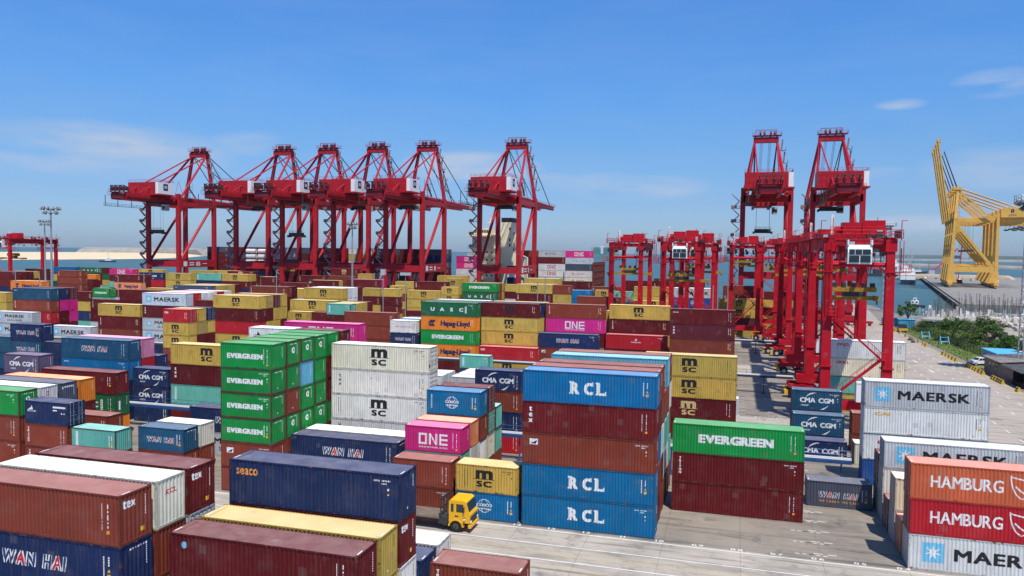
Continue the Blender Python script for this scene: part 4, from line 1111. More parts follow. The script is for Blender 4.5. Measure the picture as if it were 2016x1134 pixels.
# ------------------------------------------------------------ yard gantry cranes on tyres
spy = mat('spreader_yellow', (.46,.27,.03), .6, 0, .3, .5, 1.5)
def rtg(loc, label, S=4.1, cab=True, spr=19.5, spl=6.2, ty=5., house=True, mir=1):
    global RED
    RED = RTGRED; t = thing('gantry_crane', label, 'crane', loc, 0, 'red gantry cranes over the container rows'); G = 23.5; Z = 27.4
    for x in (-S, S):
        for y in (0, G):
            b = M(); b.beam((x, y, 4.2), (x, y, Z-.4), 1.4, 1.25, 0, 1.05, 1.1); b.beam((x, y, Z-1.6), (x, y, Z+.2), 1.5, 1.4); b.box(x-.78, x+.78, y-.7, y+.7, 22.8, 23.0); b.box(x-.85, x+.85, y-.8, y+.8, 9.0, 9.15); red(b, 'leg', t)
        b = M(); b.beam((x, 0, Z-.6), (x, G, Z-.6), 1.1, 2.1); b.rail([(x+(1.4 if x > 0 else -1.4), -1, Z+.4), (x+(1.4 if x > 0 else -1.4), G+1, Z+.4)], 1.1, .045)
        b.box(min(x, x+(1.5 if x > 0 else -1.5)), max(x, x+(1.5 if x > 0 else -1.5)), -1, G+1, Z+.3, Z+.4)
        for q in range(13): b.box(x-.58, x+.58, .8+q*1.8, .9+q*1.8, Z-1.6, Z+.4)
        red(b, 'girder', t)
    for y in (0, G):
        b = M(); b.beam((-S-2.2, y, 3.5), (S+2.2, y, 3.5), 1.2, 1.5); red(b, 'sill_beam', t); b = M(); b.tube((-S, y, 23.9), (S, y, 23.9), .32, 8); red(b, 'tie_tube', t)
        for x in (-S-1.2, S+1.2):
            b = M(); b.box(x-2.3, x+2.3, y-.45, y+.45, 1.7, 2.4); b.box(x-.5, x+.5, y-.5, y+.5, 2.2, 3.0)
            for q in (-1.5, -.5+.9, ): pass
            for q in (-1.45, 1.45): b.box(x+q-.25, x+q+.25, y-.7, y+.7, .6, 1.9)
            b.box(x-2.9, x-2.3, y-.6, y+.6, .5, 1.3, 3); b.box(x+2.3, x+2.9, y-.6, y+.6, .5, 1.3, 3)
            w_ = b.build('bogie', [MATS['crane_red_paint'], darksteel, P['white'], P['yellow']], t, None, False, RED)
            for q in (-1.45, 1.45):
                for yy in (-.78, .78):
                    c_ = M(); c_.tube((x+q, y+yy-.28, .8), (x+q, y+yy+.28, .8), .80, 14, 0); c_.tube((x+q, y+yy-.30, .8), (x+q, y+yy+.30, .8), .38, 10, 1); c_.build('wheel', [rubber, P['steel']], w_)
        b = M(); b.box(-S-1.4, S+1.4, y-.6, y+.6, Z+.3, Z+.4) if False else b.beam((-S, y, Z-.2), (S, y, Z-.2), .7, .8); b.rail([(-S-1.4, y-1, Z+.4), (S+1.4, y-1, Z+.4)], 1.1, .045)
        for x in (-S-1.2, S+1.2): b.tube((x, y-.8, Z), (x, y-.8, Z+2.8), .06, 5); b.tube((x, y-.8, Z+2.8), (x+.7, y-.8, Z+2.8), .05, 4)
        red(b, 'end_beam', t)
        for x in (-S-1.9, S+1.9):
            b = M(); b.box(x-.7, x+.7, y-.7, y+.7, Z-4.6, Z-4.5); b.rail([(x-.7, y-.7, Z-4.5), (x+.7, y-.7, Z-4.5), (x+.7, y+.7, Z-4.5)], 1.1, .045); b.beam((x*.72, y, Z-4.55), (x, y, Z-4.55), .3, .15); b.tube((x*.95, y-.5, Z-4.5), (x*.95, y-.5, Z), .05, 4); b.tube((x*.95-.5, y-.5, Z-4.5), (x*.95-.5, y-.5, Z), .05, 4)
            red(b, 'platform', t)
    b = M(); zz = 4.2; y = -.95; pts = [(-S+.4, 4.2), (S-.9, 10.4), (-S+.6, 16.6)]
    for (x0, z0), (x1, z1) in zip(pts, pts[1:]):
        for q in (-.38, .38): b.beam((x0, y+q, z0), (x1, y+q, z1), .07, .26); b.tube((x0, y+q, z0+1), (x1, y+q, z1+1), .035, 4)
        k = 22
        for i in range(k+1):
            f = i/k; xx = x0+(x1-x0)*f; z_ = z0+(z1-z0)*f; b.box(xx-.13, xx+.13, y-.38, y+.38, z_-.03, z_+.03)
            if i % 3 == 0: b.tube((xx, y-.38, z_), (xx, y-.38, z_+1), .03, 4)
        b.box(x1-.6, x1+.6, y-.5, y+.5, z1-.1, z1); b.rail([(x1-.6, y-.5, z1), (x1+.6, y-.5, z1)], 1.1, .035)
    for q in range(24): b.box(-S-.3, -S+.3, -.78, -.72, 16.8+q*.4, 16.85+q*.4)
    for q in (-.3, .3): b.box(-S+q-.03, -S+q+.03, -.8, -.72, 16.6, Z)
    red(b, 'stair', t)
    b = M(); b.box(-S+.6, S-.6, ty-2.2, ty+2.6, Z+.5, Z+.9); b.box(-1.9, .6, ty-1.6, ty+1.4, Z+.9, Z+2.7); b.box(.8, S-.2, ty-1.2, ty+2.0, Z+.9, Z+3.0); b.tube((-2.8, ty, Z+1.6), (-1.9, ty, Z+1.6), .6, 10)
    b.rail([(-S+.4, ty-2.3, Z+.9), (S-.4, ty-2.3, Z+.9)], 1.1, .045); b.box(-3.3, -2.9, ty+1, ty+1.4, Z+.9, Z+4.0, 2); b.tube((-S+.8, ty-1.8, Z+.9), (-S+.8, ty-1.8, Z+3.4), .05, 4); b.tube((S-.8, ty+1.8, Z+.9), (S-.8, ty+1.8, Z+3.6), .05, 4)
    red(b, 'trolley', t)
    if cab:
        x0 = -1.75; c_ = M(); y0 = -1.75; zt = 27.1
        c_.prism([(x0, y0+.3, zt-.35), (x0, y0, zt-1.35), (x0, y0+.12, zt-3.1), (x0, y0+2.6, zt-3.1), (x0, y0+2.6, zt-.35)], (3.2, 0, 0), 0)
        for q in (x0-.06, x0+3.04): c_.box(q, q+.22, y0+.05, y0+2.6, zt-.4, zt+.35, 0)
        c_.box(x0+.3, x0+.9, y0+.3, y0+1.6, zt-.35, zt+.1, 1); co_ = c_.build('cab', [white, P['steel']], t)
        g_ = M(); g_.box(x0+.2, x0+3.0, y0-.03, y0+.1, zt-1.75, zt-1.0)
        for q in (.2, 1.68): g_.box(x0+q, x0+q+1.32, y0+.02, y0+.14, zt-2.85, zt-1.9)
        for q in (.92, 1.86): c2 = M(); c2.box(x0+q, x0+q+.06, y0-.05, y0-.03, zt-1.75, zt-1.0); c2.build('window_bar', [white], co_)
        g_.box(x0-.02, x0+.02, y0+.5, y0+2.2, zt-2.2, zt-1.0)
        g_.build('window', [glass], co_)
    gq = random.Random(int(loc[0]*10+loc[1])); b = M()
    for q in range(46):
        xx = gq.uniform(-S-1.3, S+1.3); yy = gq.choice((-.9, .2, 1.4, G-.6, G+.6)) if gq.random() < .5 else gq.uniform(0, G); xx = xx if yy < 2 or yy > G-2 else gq.choice((-S-.9, -S+.8, S-.8, S+.9)); h_ = gq.uniform(.3, 1.3); z0 = Z+.4 if gq.random() < .6 else Z-gq.uniform(1.6, 2.6)
        if gq.random() < .6: b.box(xx-gq.uniform(.1, .5), xx+gq.uniform(.1, .5), yy-.3, yy+.3, z0, z0+h_, gq.choice((0, 0, 1, 1, 2)) if gq.random() < .5 else 1)
        else: b.tube((xx, yy-.5, z0), (xx+gq.uniform(-1, 1), yy+gq.uniform(.5, 2), z0+gq.uniform(0, .6)), .09, 5, 1)
    for q in range(7): b.tube((-S-.75, -.2+q*.12, 4.5), (-S-.75, -.2+q*.12, Z), .03, 4, 1) if q % 2 else None
    b.tube((S, .85, 4.5), (S, .85, Z-1), .07, 5, 1); b.box(S-.3, S+.3, -.95, -.6, 5, 6.4, 1); b.box(-S-.3, -S+.4, .7, 1.1, 4.6, 6.6, 1)
    for x in (-S, S):
        b.tube((x*.99, -.62, 22.4), (x*.55, -.3, 23.9), .12, 5); b.tube((x, .5, Z-2.6), (x, 3.2, Z-1.4), .16, 6)
    b.build('fittings', [MATS['crane_red_paint'], darksteel, P['steel']], t, None, False, tuple(c*.7 for c in RED))
    r_ = M()
    for x in (-1.6, 1.6):
        for q in (-1, 1): r_.tube((x, ty+q*.7, spr+2.0), (x*1.4, ty+q*1.2, Z-.2), .05, 4)
    r_.build('hoist_rope', [cable], t)
    s_ = M(); s_.box(-3.1, 3.1, ty-.55, ty+.55, spr+1.2, spr+1.9, 0)
    for x in (-2.6, -1.4, 0, 1.4, 2.6): s_.box(x-.28, x+.28, ty-.6, ty+.6, spr+1.9, spr+2.5, 1)
    for q in (-.5, .5): s_.box(-spl, spl, ty+q-.14, ty+q+.14, spr, spr+.55, 0)
    for x in (-spl, spl-.6): s_.box(x, x+.6, ty-1.22, ty+1.22, spr-.1, spr+.6, 0); s_.box(x+.2, x+.4, ty-1.2, ty-1.05, spr-.6, spr-.1, 1)
    s_.box(-1.6, 1.6, ty-.7, ty+.7, spr+.55, spr+1.2, 1); s_.build('spreader', [spy, darksteel], t)
    if house:
        h = M(); h.box(1.2*mir-1.3, 1.2*mir+1.5, -2.2, -.62, 4.35, 7.2, 0); h.box(1.2*mir-1.2, 1.2*mir+1.4, -2.22, -2.2, 6.9, 7.0, 1); h.box(1.2*mir+.05, 1.2*mir+.1, -2.22, -2.2, 4.5, 6.9, 1); h.build('engine_house', [white, P['steel']], t)
    return t
for a in (((35.6, 52.3, 0), 'nearest red gantry crane with white cab, beside the road', dict(S=4.1, spr=18.6, spl=3.4, ty=4.6)),
          ((35.6, 79.3, 0), 'second red gantry crane of the right hand row', dict(cab=False, spr=22, spl=3.4, ty=12)), ((35.6, 109, 0), 'third red gantry crane of the right hand row', dict(cab=False, spr=20.5, spl=3.4, ty=6)),
          ((33.8, 136.5, 0), 'fourth red gantry crane of the right hand row', dict(cab=False, house=False, ty=8)), ((21.3, 166.6, 0), 'red gantry crane standing alone before the sea, left of the row', dict(S=3.8, cab=False, spr=21.3, spl=3.4, house=False, ty=4)),
          ((30.9, 193, 0), 'farthest red gantry crane of the right hand row', dict(cab=False, house=False)), ((6.7, 109, 0), 'red gantry crane with white cab over mustard rows, centre right', dict(S=3.75, spr=18.6, spl=6.2, ty=4.6)),
          ((9.2, 136.4, 0), 'red gantry crane close behind the centre right one', dict(S=4, spr=20, ty=3.5, cab=True, house=False)), ((-9.7, 140, 0), 'red gantry crane left of the centre right pair, before open water', dict(S=3.9, cab=False, spr=19, ty=8, house=False)),
          ((-287.5, 193, 0), 'leftmost red gantry crane at the left edge of the photo', dict(S=3.9, spr=19, ty=5, house=False))):
    rtg(a[0], a[1], **a[2])
# ------------------------------------------------------------ container ship behind the quay cranes
ship = thing('container_ship', 'dark teal container ship at the quay with cream superstructure behind the red cranes', 'ship')
hullm = mat('ship_hull_teal', (.02,.11,.12), .5, 0, .4, .3, .2)
b = M(); hp = [(-262,264),(-60,264),(-40,266),(-24,272),(-16,279.5),(-24,287),(-40,293),(-60,296),(-262,296)]
b.prism([(x, y, -2.6) for x, y in hp], (0, 0, 8.6)); b.build('hull', hullm, ship)
b = M(); b.prism([(x, y, 6.) for x, y in hp], (0, 0, .25)); b.box(-262, -40, 264.6, 295.4, 6.25, 7.9); b.build('deck', darksteel, ship)
cream = mat('cream_ship_paint', (.80,.72,.50), .5, 0, .4, .12, .25)
b = M(); b.box(-97.5, -87, 267, 293, 6, 31.5); b.box(-99, -86.5, 262.5, 297.5, 31.5, 32.2); b.box(-96.5, -89, 265, 295, 32.2, 35.2)
for z in (12, 15.5, 19, 22.5, 26): b.box(-99.2, -85.6, 265.2, 294.8, z, z+.25); b.rail([(-99.2, 265.3, z+.2), (-85.8, 265.3, z+.2)], 1., .05, 0, 3)
sup = b.build('superstructure', cream, ship)
b = M(); b.box(-86, -80.5, 274, 286, 6, 38.2); b.box(-80.5, -78.2, 274, 286, 6, 33); b.box(-78.2, -74.5, 274, 286, 6, 22); fu = b.build('funnel', cream, ship)
b = M(); b.box(-85.8, -80.7, 274.2, 285.8, 38.2, 40.3); b.build('funnel_top', P['black'], fu)
b = M()
for z in (13.3, 16.8, 20.3, 23.8):
    for x in (-96, -93.4, -90.8, -88.4): b.box(x, x+.8, 266.93, 266.99, z, z+.9)
for q in range(9): b.box(-96.2+q*.8, -95.6+q*.8, 264.92, 264.98, 33.1, 34.4)
for z in (27, 29.5, 34.5): b.box(-82, -81.3, 273.93, 273.98, z, z+1.3); b.box(-79.9, -79.4, 273.93, 273.98, z-2, z-.8)
b.build('window', glass, sup)
b = M(); b.tube((-93, 280, 35), (-93, 280, 40.5), .18, 6); b.box(-94.5, -91.5, 279.8, 280.2, 38.2, 38.5)
for x, y in ((-95, 272), (-91, 288)): b.tube((x, y, 35.2), (x, y, 36.6), .5, 10, 0, .9); 
b.tube((-72, 270, 7), (-72, 270, 22), .3, 6); b.beam((-72, 270, 22), (-79, 270, 25), .4, .4); b.build('mast', white, ship)
b = M()                                                                # lashing bridges between the bays
for x in (-41.0, -54.0, -66.4):
    for k in range(13): b.box(x-.15 if x > -50 else x, x+.35 if x > -50 else x+.2, 264.6+k*2.5, 264.95+k*2.5, 7.8, 20.5 if x > -50 else 16)
    for z in (10.5, 13.4, 16.3, 19.2): b.box(x, x+.3, 264.6, 295.4, z if x > -50 or z < 16 else 15.6, (z if x > -50 or z < 16 else 15.6)+.25)
b.build('lashing_bridge', MATS['container_frame_paint'], ship, None, False, (.16,.04,.03))
for k, (zz) in enumerate((22.2, 19.6, 17.0, 14.4)):                    # tank containers on deck
    for x0 in (-214.6, -207.8) if k < 3 else (-134.,):
        tk_ = thing('tank_container', f'white cylindrical tank in a frame aboard the ship, {"upper" if k == 0 else "middle" if k == 1 else "lower" if k == 2 else "single"} row {"left" if x0 < -210 else "right"} one', 'tank container', (x0, 262.2, zz), 0, 'tank containers aboard the ship')
        c_ = M(); c_.tube((.3, 1.2, 1.25), (5.7, 1.2, 1.25), 1.05, 14); c_.build('tank', white, tk_); c_ = M()
        for y in (0, 2.3):
            for x in (0, 5.9): c_.box(x, x+.12, y, y+.12, 0, 2.5)
            for z in (0, 2.4): c_.box(0, 6, y, y+.1, z, z+.1)
        c_.build('frame', darksteel, tk_)

# ------------------------------------------------------------ yellow cranes on the far quay
YEL = (.74, .42, .09)
U = Vector((-.985, .174, 0)); V = Vector((.174, .985, 0))
def yb(b, name, t): return b.build(name, [MATS['crane_yellow_paint'], cable, galv], t, None, False, YEL)
def ycrane(k, label):
    base = Vector((183.4, 622.4, 0))+V*(27*k); t = thing('quay_crane', label, 'crane', base, math.atan2(U.y, U.x), 'yellow cranes on the far quay')
    G = 31.; S = 8.; ZG = 52.
    for y in (-S, S):
        b = M(); b.beam((0, y, 4), (-2.2, y, ZG+2), 2.7, 2.3, 0, 2.0, 1.8); b.prism([(-5, y-1.2, 4), (1.8, y-1.2, 4), (1.2, y-1.2, 14), (-2.2, y-1.2, 14)], (0, 2.4, 0)); yb(b, 'leg', t)
        b = M(); b.beam((-G, y, 4), (-G, y, ZG+6), 2.4, 2.4, 0, 1.8, 1.8); b.prism([(-G-1.6, y-1.2, 4), (-G+6, y-1.2, 4), (-G+2, y-1.2, 13), (-G-1.6, y-1.2, 13)], (0, 2.4, 0)); yb(b, 'leg', t)
        b = M(); b.beam((0, y, 14.5), (-G, y, 14.5), 1.8, 4.2); b.rail([(0, y, 16.6), (-G, y, 16.6)], 1.2, .08, 0, 3); yb(b, 'portal_beam', t)
        b = M(); b.beam((-3, y, ZG-2), (-G+3, y, 17), 1.5, 2.0); yb(b, 'brace', t)
    for x in (0, -G):
        b = M(); b.box(x-1.6, x+1.6, -S-4, S+4, 2.4, 4.6)
        for y in range(-11, 12, 2): b.tube((x-.5, y, .7), (x+.5, y, .7), .7, 8, 1); b.box(x-.9, x+.9, y-.6, y+.6, .9, 2.4)
        yb(b, 'sill_beam', t)
    b = M(); b.beam((-2, -S, ZG+1), (-2, S, ZG+1), 2, 3); b.beam((-G, -S, ZG+1), (-G, S, ZG+1), 2, 3); yb(b, 'cross_beam', t)
    b = M(); b.beam((0, 0, ZG+1), (-G-34, 0, ZG+1), 5, 3.6, 0); b.rail([(0, -3, ZG+3), (-G-34, -3, ZG+3)], 1.2, .08, 0, 4)
    for q in range(4): b.box(-G-14-q*6, -G-17-q*6, -3, 3, ZG-5, ZG-3.8, 1); b.tube((-G-15-q*6, 0, ZG-4), (-G-15-q*6, 0, ZG-.5), .1, 4, 1)
    yb(b, 'girder', t)
    b = M()
    for y in (-S, S): b.beam((-2.2, y, ZG+2), (-3.5, y*.55, 78), 2.0, 2.0, 0, 1.5, 1.6); b.beam((-3.5, y*.55, 77.5), (-G+4, y*.5, ZG+2.5), .9, 1.1)
    b.box(-6, 0, -6, 6, 77, 79.2); b.rail([(-7, -6, 79.2), (1, -6, 79.2)], 1.3, .08, 0, 2); b.box(-4.2, -1, -5, 5, ZG+2, 60)
    for q in range(5): b.box(-6.3, -4.6, -S*.6-.6, -S*.6+1.2, 56+q*4.3, 56.2+q*4.3); b.beam((-6.2, -S*.6, 56.2+q*4.3), (-4.8, -S*.6, 60.4+q*4.3), .7, .2)
    yb(b, 'a_frame', t)
    b = M(); b.beam((1.5, 0, ZG+1), (11.5, 0, 116), 1.6, 2.0, 0, 1.3, 1.4)
    for s in (-2.6, 2.6): b.beam((1.5, s, ZG+1), (11.5, s*.85, 116.5), .9, 3.4, 0, .7, 2.2)
    for q in range(9): f = q/9; b.box(1.2+10*f, 2.2+10*f, -2.8, 2.8, ZG+6+f*62, ZG+6.6+f*62)
    b.box(9.5, 12.5, -2.8, 2.8, 115.5, 118); yb(b, 'boom', t)
    b = M()
    for y in (-4, -2, 2, 4): b.tube((-3, y, 79), (7, y*.6, 108), .16, 4, 1); b.tube((-3, y, 79), (-G-32, y*.5, ZG+3), .30, 5, 0)
    b.tube((-12, -2, ZG-1), (-12, -2, 30), .08, 4, 1); b.tube((-15, 2, ZG-1), (-15, 2, 30), .08, 4, 1); b.box(-16, -11, -3, 3, 28.5, 30, 1)
    yb(b, 'stay', t)
    b = M(); b.prism([(-G-2, -5, ZG+3), (-G-21, -5, ZG+3), (-G-21, -5, ZG+9.6), (-G-16, -5, ZG+10.6), (-G-4, -5, ZG+10.6), (-G-2, -5, ZG+9.6)], (0, 10, 0)); h = yb(b, 'machinery_house', t)
    b = M(); A = Art(); A.arc(0, 0, .8, 1., 0, 6.28, .9, 'navy'); 
    for i, ch in enumerate('JCTL'): A.text(ch, -1.9+i*1.5-.2, -3.9, 1.3, 'navy', 1.0, .05)
    # the house's near side faces -V: local y=-5
    b.add([(-G-9.5+(-u), 5.06+.03*l, ZG+8+v) for u, v, l in A.v], A.f); o = b.build('lettering', P['navy'], h)
    return t
for k, lb in enumerate(('nearest tall yellow quay crane with raised boom, rightmost of the yellow row', 'second yellow quay crane, just behind the nearest one', 'third yellow quay crane, half hidden in the yellow row', 'farthest yellow quay crane with the leftmost raised boom')): ycrane(k, lb)
b = M(); qp = [(130.5,384),(226,930),(300,985),(640,900),(640,384)]
b.prism([(x, y, -6) for x, y in qp], (0, 0, 6)); struct(b.build('far_quay', concrete('far_quay_concrete', (.27,.25,.22), (.20,.19,.17))))
b = M()
for i in range(74): p_ = Vector((130.5, 384, 0)).lerp(Vector((226, 930, 0)), i/74); b.box(p_.x-1.0, p_.x+.2, p_.y-.8, p_.y+.8, -2.4, -.4)
b.tube((132, 384, .3), (227.5, 930, .3), .35, 6); tag(b.build('quay_fender', rubber), 'row of dark rubber fenders along the far quay edge', 'fenders')
b = M()
for q in range(10): strip(b, 170, 640, 400+q*26, 400.5+q*26)
struct(b.build('quay_markings', lm))

# ------------------------------------------------------------ floodlight masts, light posts
def flood_mast(x, y, h, label, lattice=False, heads=12, rad=1.6, hs=1.):
    t = thing('floodlight_mast', label, 'floodlight mast', (x, y, 0), 0, 'tall floodlight masts'); b = M()
    if not lattice: b.tube((0,0,0), (0,0,h), .42, 10, 0, .20)
    else:
        w0, w1 = 1.5, 1.1
        for i, j in ((-1,-1),(1,-1),(1,1),(-1,1)): b.beam((i*w0, j*w0, 0), (i*w1, j*w1, h), .22, .22)
        k = int(h/2.6)
        for q in range(k):
            z0, z1 = h*q/k, h*(q+1)/k; a = w0+(w1-w0)*q/k; c_ = w0+(w1-w0)*(q+1)/k
            for (i, j), (i2, j2) in (((-1,-1),(1,-1)),((1,-1),(1,1)),((1,1),(-1,1)),((-1,1),(-1,-1))):
                b.tube((i*a, j*a, z0), (i2*c_, j2*c_, z1), .06, 4); b.tube((i*c_, j*c_, z1), (i2*c_, j2*c_, z1), .06, 4)
        b.box(-3.2, 3.2, -2, 2, h, h+.12); b.rail([(-3.2,-2,h),(3.2,-2,h),(3.2,2,h),(-3.2,2,h),(-3.2,-2,h)], 1.6, .06, 0, 1.2)
    b.build('pole', galv, t); b = M()
    for ring, (n, r_, z) in enumerate(((heads, rad, h+.2), (heads-4, rad*.68, h-1.0))):
        for i in range(n):
            a = 2*math.pi*i/n; d = Vector((math.cos(a), math.sin(a), 0)); p_ = d*r_+Vector((0,0,z)); b.tube((0,0,z-.6), p_, .04, 4)
            b.tube(p_+Vector((0,0,.35)), p_+d*.45-Vector((0,0,.45)), .14*hs, 8, 0, .30*hs); b.tube(p_+d*.46-Vector((0,0,.46)), p_+d*.48-Vector((0,0,.48)), .26*hs, 8, 1)
    b.build('floodlights', [mat('lamp_housing', (.20,.20,.20), .5, .3, .4, .3, 3.), glass], t)
flood_mast(-168, 106, 35.6, 'tall grey floodlight mast at the left, nearer of the left pair', rad=2.1, hs=1.1)
flood_mast(-232, 163, 34.2, 'tall grey floodlight mast at the left, farther and lower of the left pair', rad=1.7)
flood_mast(-103.5, 163, 33.4, 'tall grey floodlight mast before the middle red quay cranes', rad=1.4)
flood_mast(83.5, 309, 38, 'lattice floodlight mast just right of the red gantry cranes', True)
flood_mast(78.1, 116.7, 36.5, 'dark lattice floodlight mast at the right edge of photo', True, 14, 3.0, 1.7)
for i, (px_, x, z) in enumerate(((754,-65,20.3),(797,-59,19.4),(1058,-25.6,18.3),(1074,-23.8,19.3),(1404,14,18.2),(1433,17.1,19),(544,-95.1,19.5),(30,-181.2,18.2),(232,-145,16.8),(283,-136.4,17.9),(78,-172.4,16.9))):
    names = ['topped by a grey box, left of centre', 'topped by a camera box, centre', 'left one of the pair above black-emblem mustard box', 'right one of the pair above black-emblem mustard box', 'before the grey star container', 'before the mustard stack at centre right', 'before the second red quay crane', 'at the left edge of photo', 'before the magenta container at left', 'before the navy container at left', 'near the left red gantry']
    t = thing('light_post', 'thin grey post '+names[i], 'post', (x, 106, 0), 0, 'thin posts among the stacks'); b = M(); b.tube((0,0,0), (0,0,z), .16, 6, 0, .10); b.build('pole', galv, t)
    if i in (0, 1): b = M(); b.box(-.55, .55, -.4, .4, z-1.4, z) if i == 0 else b.box(-1.3, 1.3, -.4, .4, z-.5, z+.2); b.build('lamp_box', P['steel'], t)

# ------------------------------------------------------------ cable racks on posts between the blocks
blue = mat('blue_rack_paint', (.03,.10,.28), .5, .2, .4, .3, 1.)
for y, lb in ((20.6, 'nearest long blue and grey cable rack on posts, behind the foreground stacks'), (77.9, 'middle long cable rack on posts crossing the empty bays'), (135.6, 'far long cable rack on posts near the distant gantries')):
    t = thing('cable_rack', lb, 'cable rack', (0, y, 0), 0, 'cable racks between the blocks')
    x0, x1 = (-72, 31) if y < 30 else (-150, 29); b = M(); b.box(x0, x1, -.5, -.35, 2.9, 3.2); b.box(x0, x1, .35, .5, 2.9, 3.2); b.build('beam', blue if y < 30 else darksteel, t)
    b = M(); b.tube((x0, 0, 3.35), (x1, 0, 3.35), .16, 8); b.tube((x0, -.25, 3.3), (x1, -.25, 3.3), .07, 6); b.build('pipe', P['steel'], t)
    b = M()
    for x in range(int(x0), int(x1)+1, 6): b.tube((x, 0, 0), (x, 0, 3.0), .08, 6); b.box(x-.3, x+.3, -.3, .3, 0, .15); b.box(x-.06, x+.06, -.5, .5, 2.75, 2.9)
    b.rail([(x0, .5, 3.2), (x1, .5, 3.2)], .9, .03, 0, 2); b.build('post', blue if y < 30 else darksteel, t)

# ------------------------------------------------------------ yellow truck in the lane
ty_ = mat('truck_yellow', (.80,.42,.012), .35, 0, .5, .12, 1.2)
t = thing('truck', 'yellow flatbed truck parked beside the blue container under the mustard one', 'truck', (-6.7, -4.05, 0)); t.scale = (.95, .95, .95)
b = M(); cab = [(0,0),(2.05,0),(2.12,.75),(1.98,1.05),(1.72,1.98),(1.5,2.1),(.12,2.1),(0,1.95)]
b.prism([(1.0+x, 0, .95+z) for x, z in cab], (0, 2.35, 0)); b.box(2.95, 3.22, -.03, 2.38, .5, .80); b.box(1.0, 1.25, -.02, .3, .95, 1.2)
for x_ in range(8):
    a0, a1 = math.pi*x_/8, math.pi*(x_+1)/8
    for y_ in (-.06, 2.05): b.prism([(1.72+.78*math.cos(a0), y_, .55+.72*math.sin(a0)), (1.72+.78*math.cos(a1), y_, .55+.72*math.sin(a1)), (1.72+.62*math.cos(a1), y_, .55+.58*math.sin(a1)), (1.72+.62*math.cos(a0), y_, .55+.58*math.sin(a0))], (0, .36, 0))
cb = b.build('cab', ty_, t)
b = M(); b.box(1.75, 2.45, -.012, .01, 1.95, 2.72); b.box(1.2, 1.48, -.012, .01, 1.95, 2.72); b.box(1.75, 2.45, 2.34, 2.362, 1.95, 2.72)
b.prism([(2.97+.035, .12, 2.05), (2.97+.035, 2.23, 2.05), (2.745+.035, 2.23, 2.86), (2.745+.035, .12, 2.86)], (.012, 0, .003)); b.build('window', glass, cb)
b = M(); b.box(2.56, 2.62, -.25, .0, 1.2, 1.5); b.tube((2.6, -.12, 1.35), (2.6, -.26, 1.35), .09, 8, 1); b.box(3.06, 3.16, .3, 2.05, 1.02, 1.5); b.box(2.5, 2.58, -.2, -.02, 2.0, 2.5); b.box(1.6, 1.95, -.02, .0, 1.5, 1.62); b.build('trim', [darksteel, P['white']], cb)
for y_ in (.12, 1.95): b = M(); b.box(3.10, 3.20, y_, y_+.28, .95, 1.15); b.build('headlight', P['white'], cb)
b = M(); b.box(-8.4, 1.0, .35, .6, .75, 1.0); b.box(-8.4, 1.0, 1.75, 2.0, .75, 1.0); b.box(-.1, .9, .1, 2.25, .6, 1.3); b.tube((.55, .05, .8), (.55, .7, .8), .3, 10); b.build('chassis', darksteel, t)
b = M(); b.box(-8.6, .0, 0, 2.35, 1.12, 1.3)
for k in range(28): b.box(-8.6+k*.307, -8.56+k*.307, .02, 2.33, 1.3, 1.306, 1)
b.build('flatbed', [mat('worn_wood_deck', (.22,.17,.13), .8, 0, .2, .4, 2., .2), darksteel], t)
b = M()
for y_ in (.05, .8, 1.55, 2.25): b.box(.1, .2, y_, y_+.08, 1.3, 3.05)
b.box(.1, .2, .05, 2.33, 2.95, 3.08); b.box(.1, .2, .05, 2.33, 2.1, 2.2); b.build('headboard', darksteel, t)
for x_ in (1.72, -4.6, -5.9):
    for y_ in (-.02, 2.05) if x_ > 0 else (0, 1.8):
        wh = M(); wh.tube((x_, y_, .56), (x_, y_+(.3 if x_ > 0 else .55), .56), .56, 22); wo = wh.build('wheel', rubber, t); rm = M(); rm.tube((x_, y_-.015, .56), (x_, y_+.2, .56), .27, 14); rm.tube((x_, y_-.07, .56), (x_, y_, .56), .12, 10, 1); rm.build('rim', [mat('rim_grey', (.14,.13,.12), .6, .3, .3, .4, 5.), darksteel], wo)

# ------------------------------------------------------------ right hand side: verge, barriers, sheds, pickup
grassm = mat('grass', (.10,.17,.035), .95, 0, .1, .5, 1.2, .6, 6., (1,1,1), (.20,.19,.08))
o = sheet('verge', [(72.0,100),(112,100),(112,228),(75,235),(73.5,200)], .012, grassm)
b = M(); rg = random.Random(5)
for k in range(9000):
    y = rg.uniform(133, 228); x = rg.uniform(72.2, 80) if rg.random() < .6 else rg.uniform(80, 108); h = rg.uniform(.08, .26); a = rg.uniform(0, 6.28); q = .12
    b.add([(x-q*math.cos(a), y-q*math.sin(a), 0), (x+q*math.cos(a), y+q*math.sin(a), 0), (x+rg.uniform(-.1,.1), y+rg.uniform(-.1,.1), h)], [(0,1,2)])
o = b.build('grass_tufts', mat('grass_blades', (.09,.17,.03), .9, 0, .1, .4, .5)); o['kind'] = 'stuff'; tag(o, 'rough green grass growing on the verge beside the road', 'grass')
bar = [171.9,168.8,150.3,147.2,144.2,141.2,138.3,128.9,127.4,126.0,123.9,122.1,119.8,117.6,110.7,109.1,107.5,106.3,105.0,96.0]
far_b = [178.0,186,195,204,212,214.5]
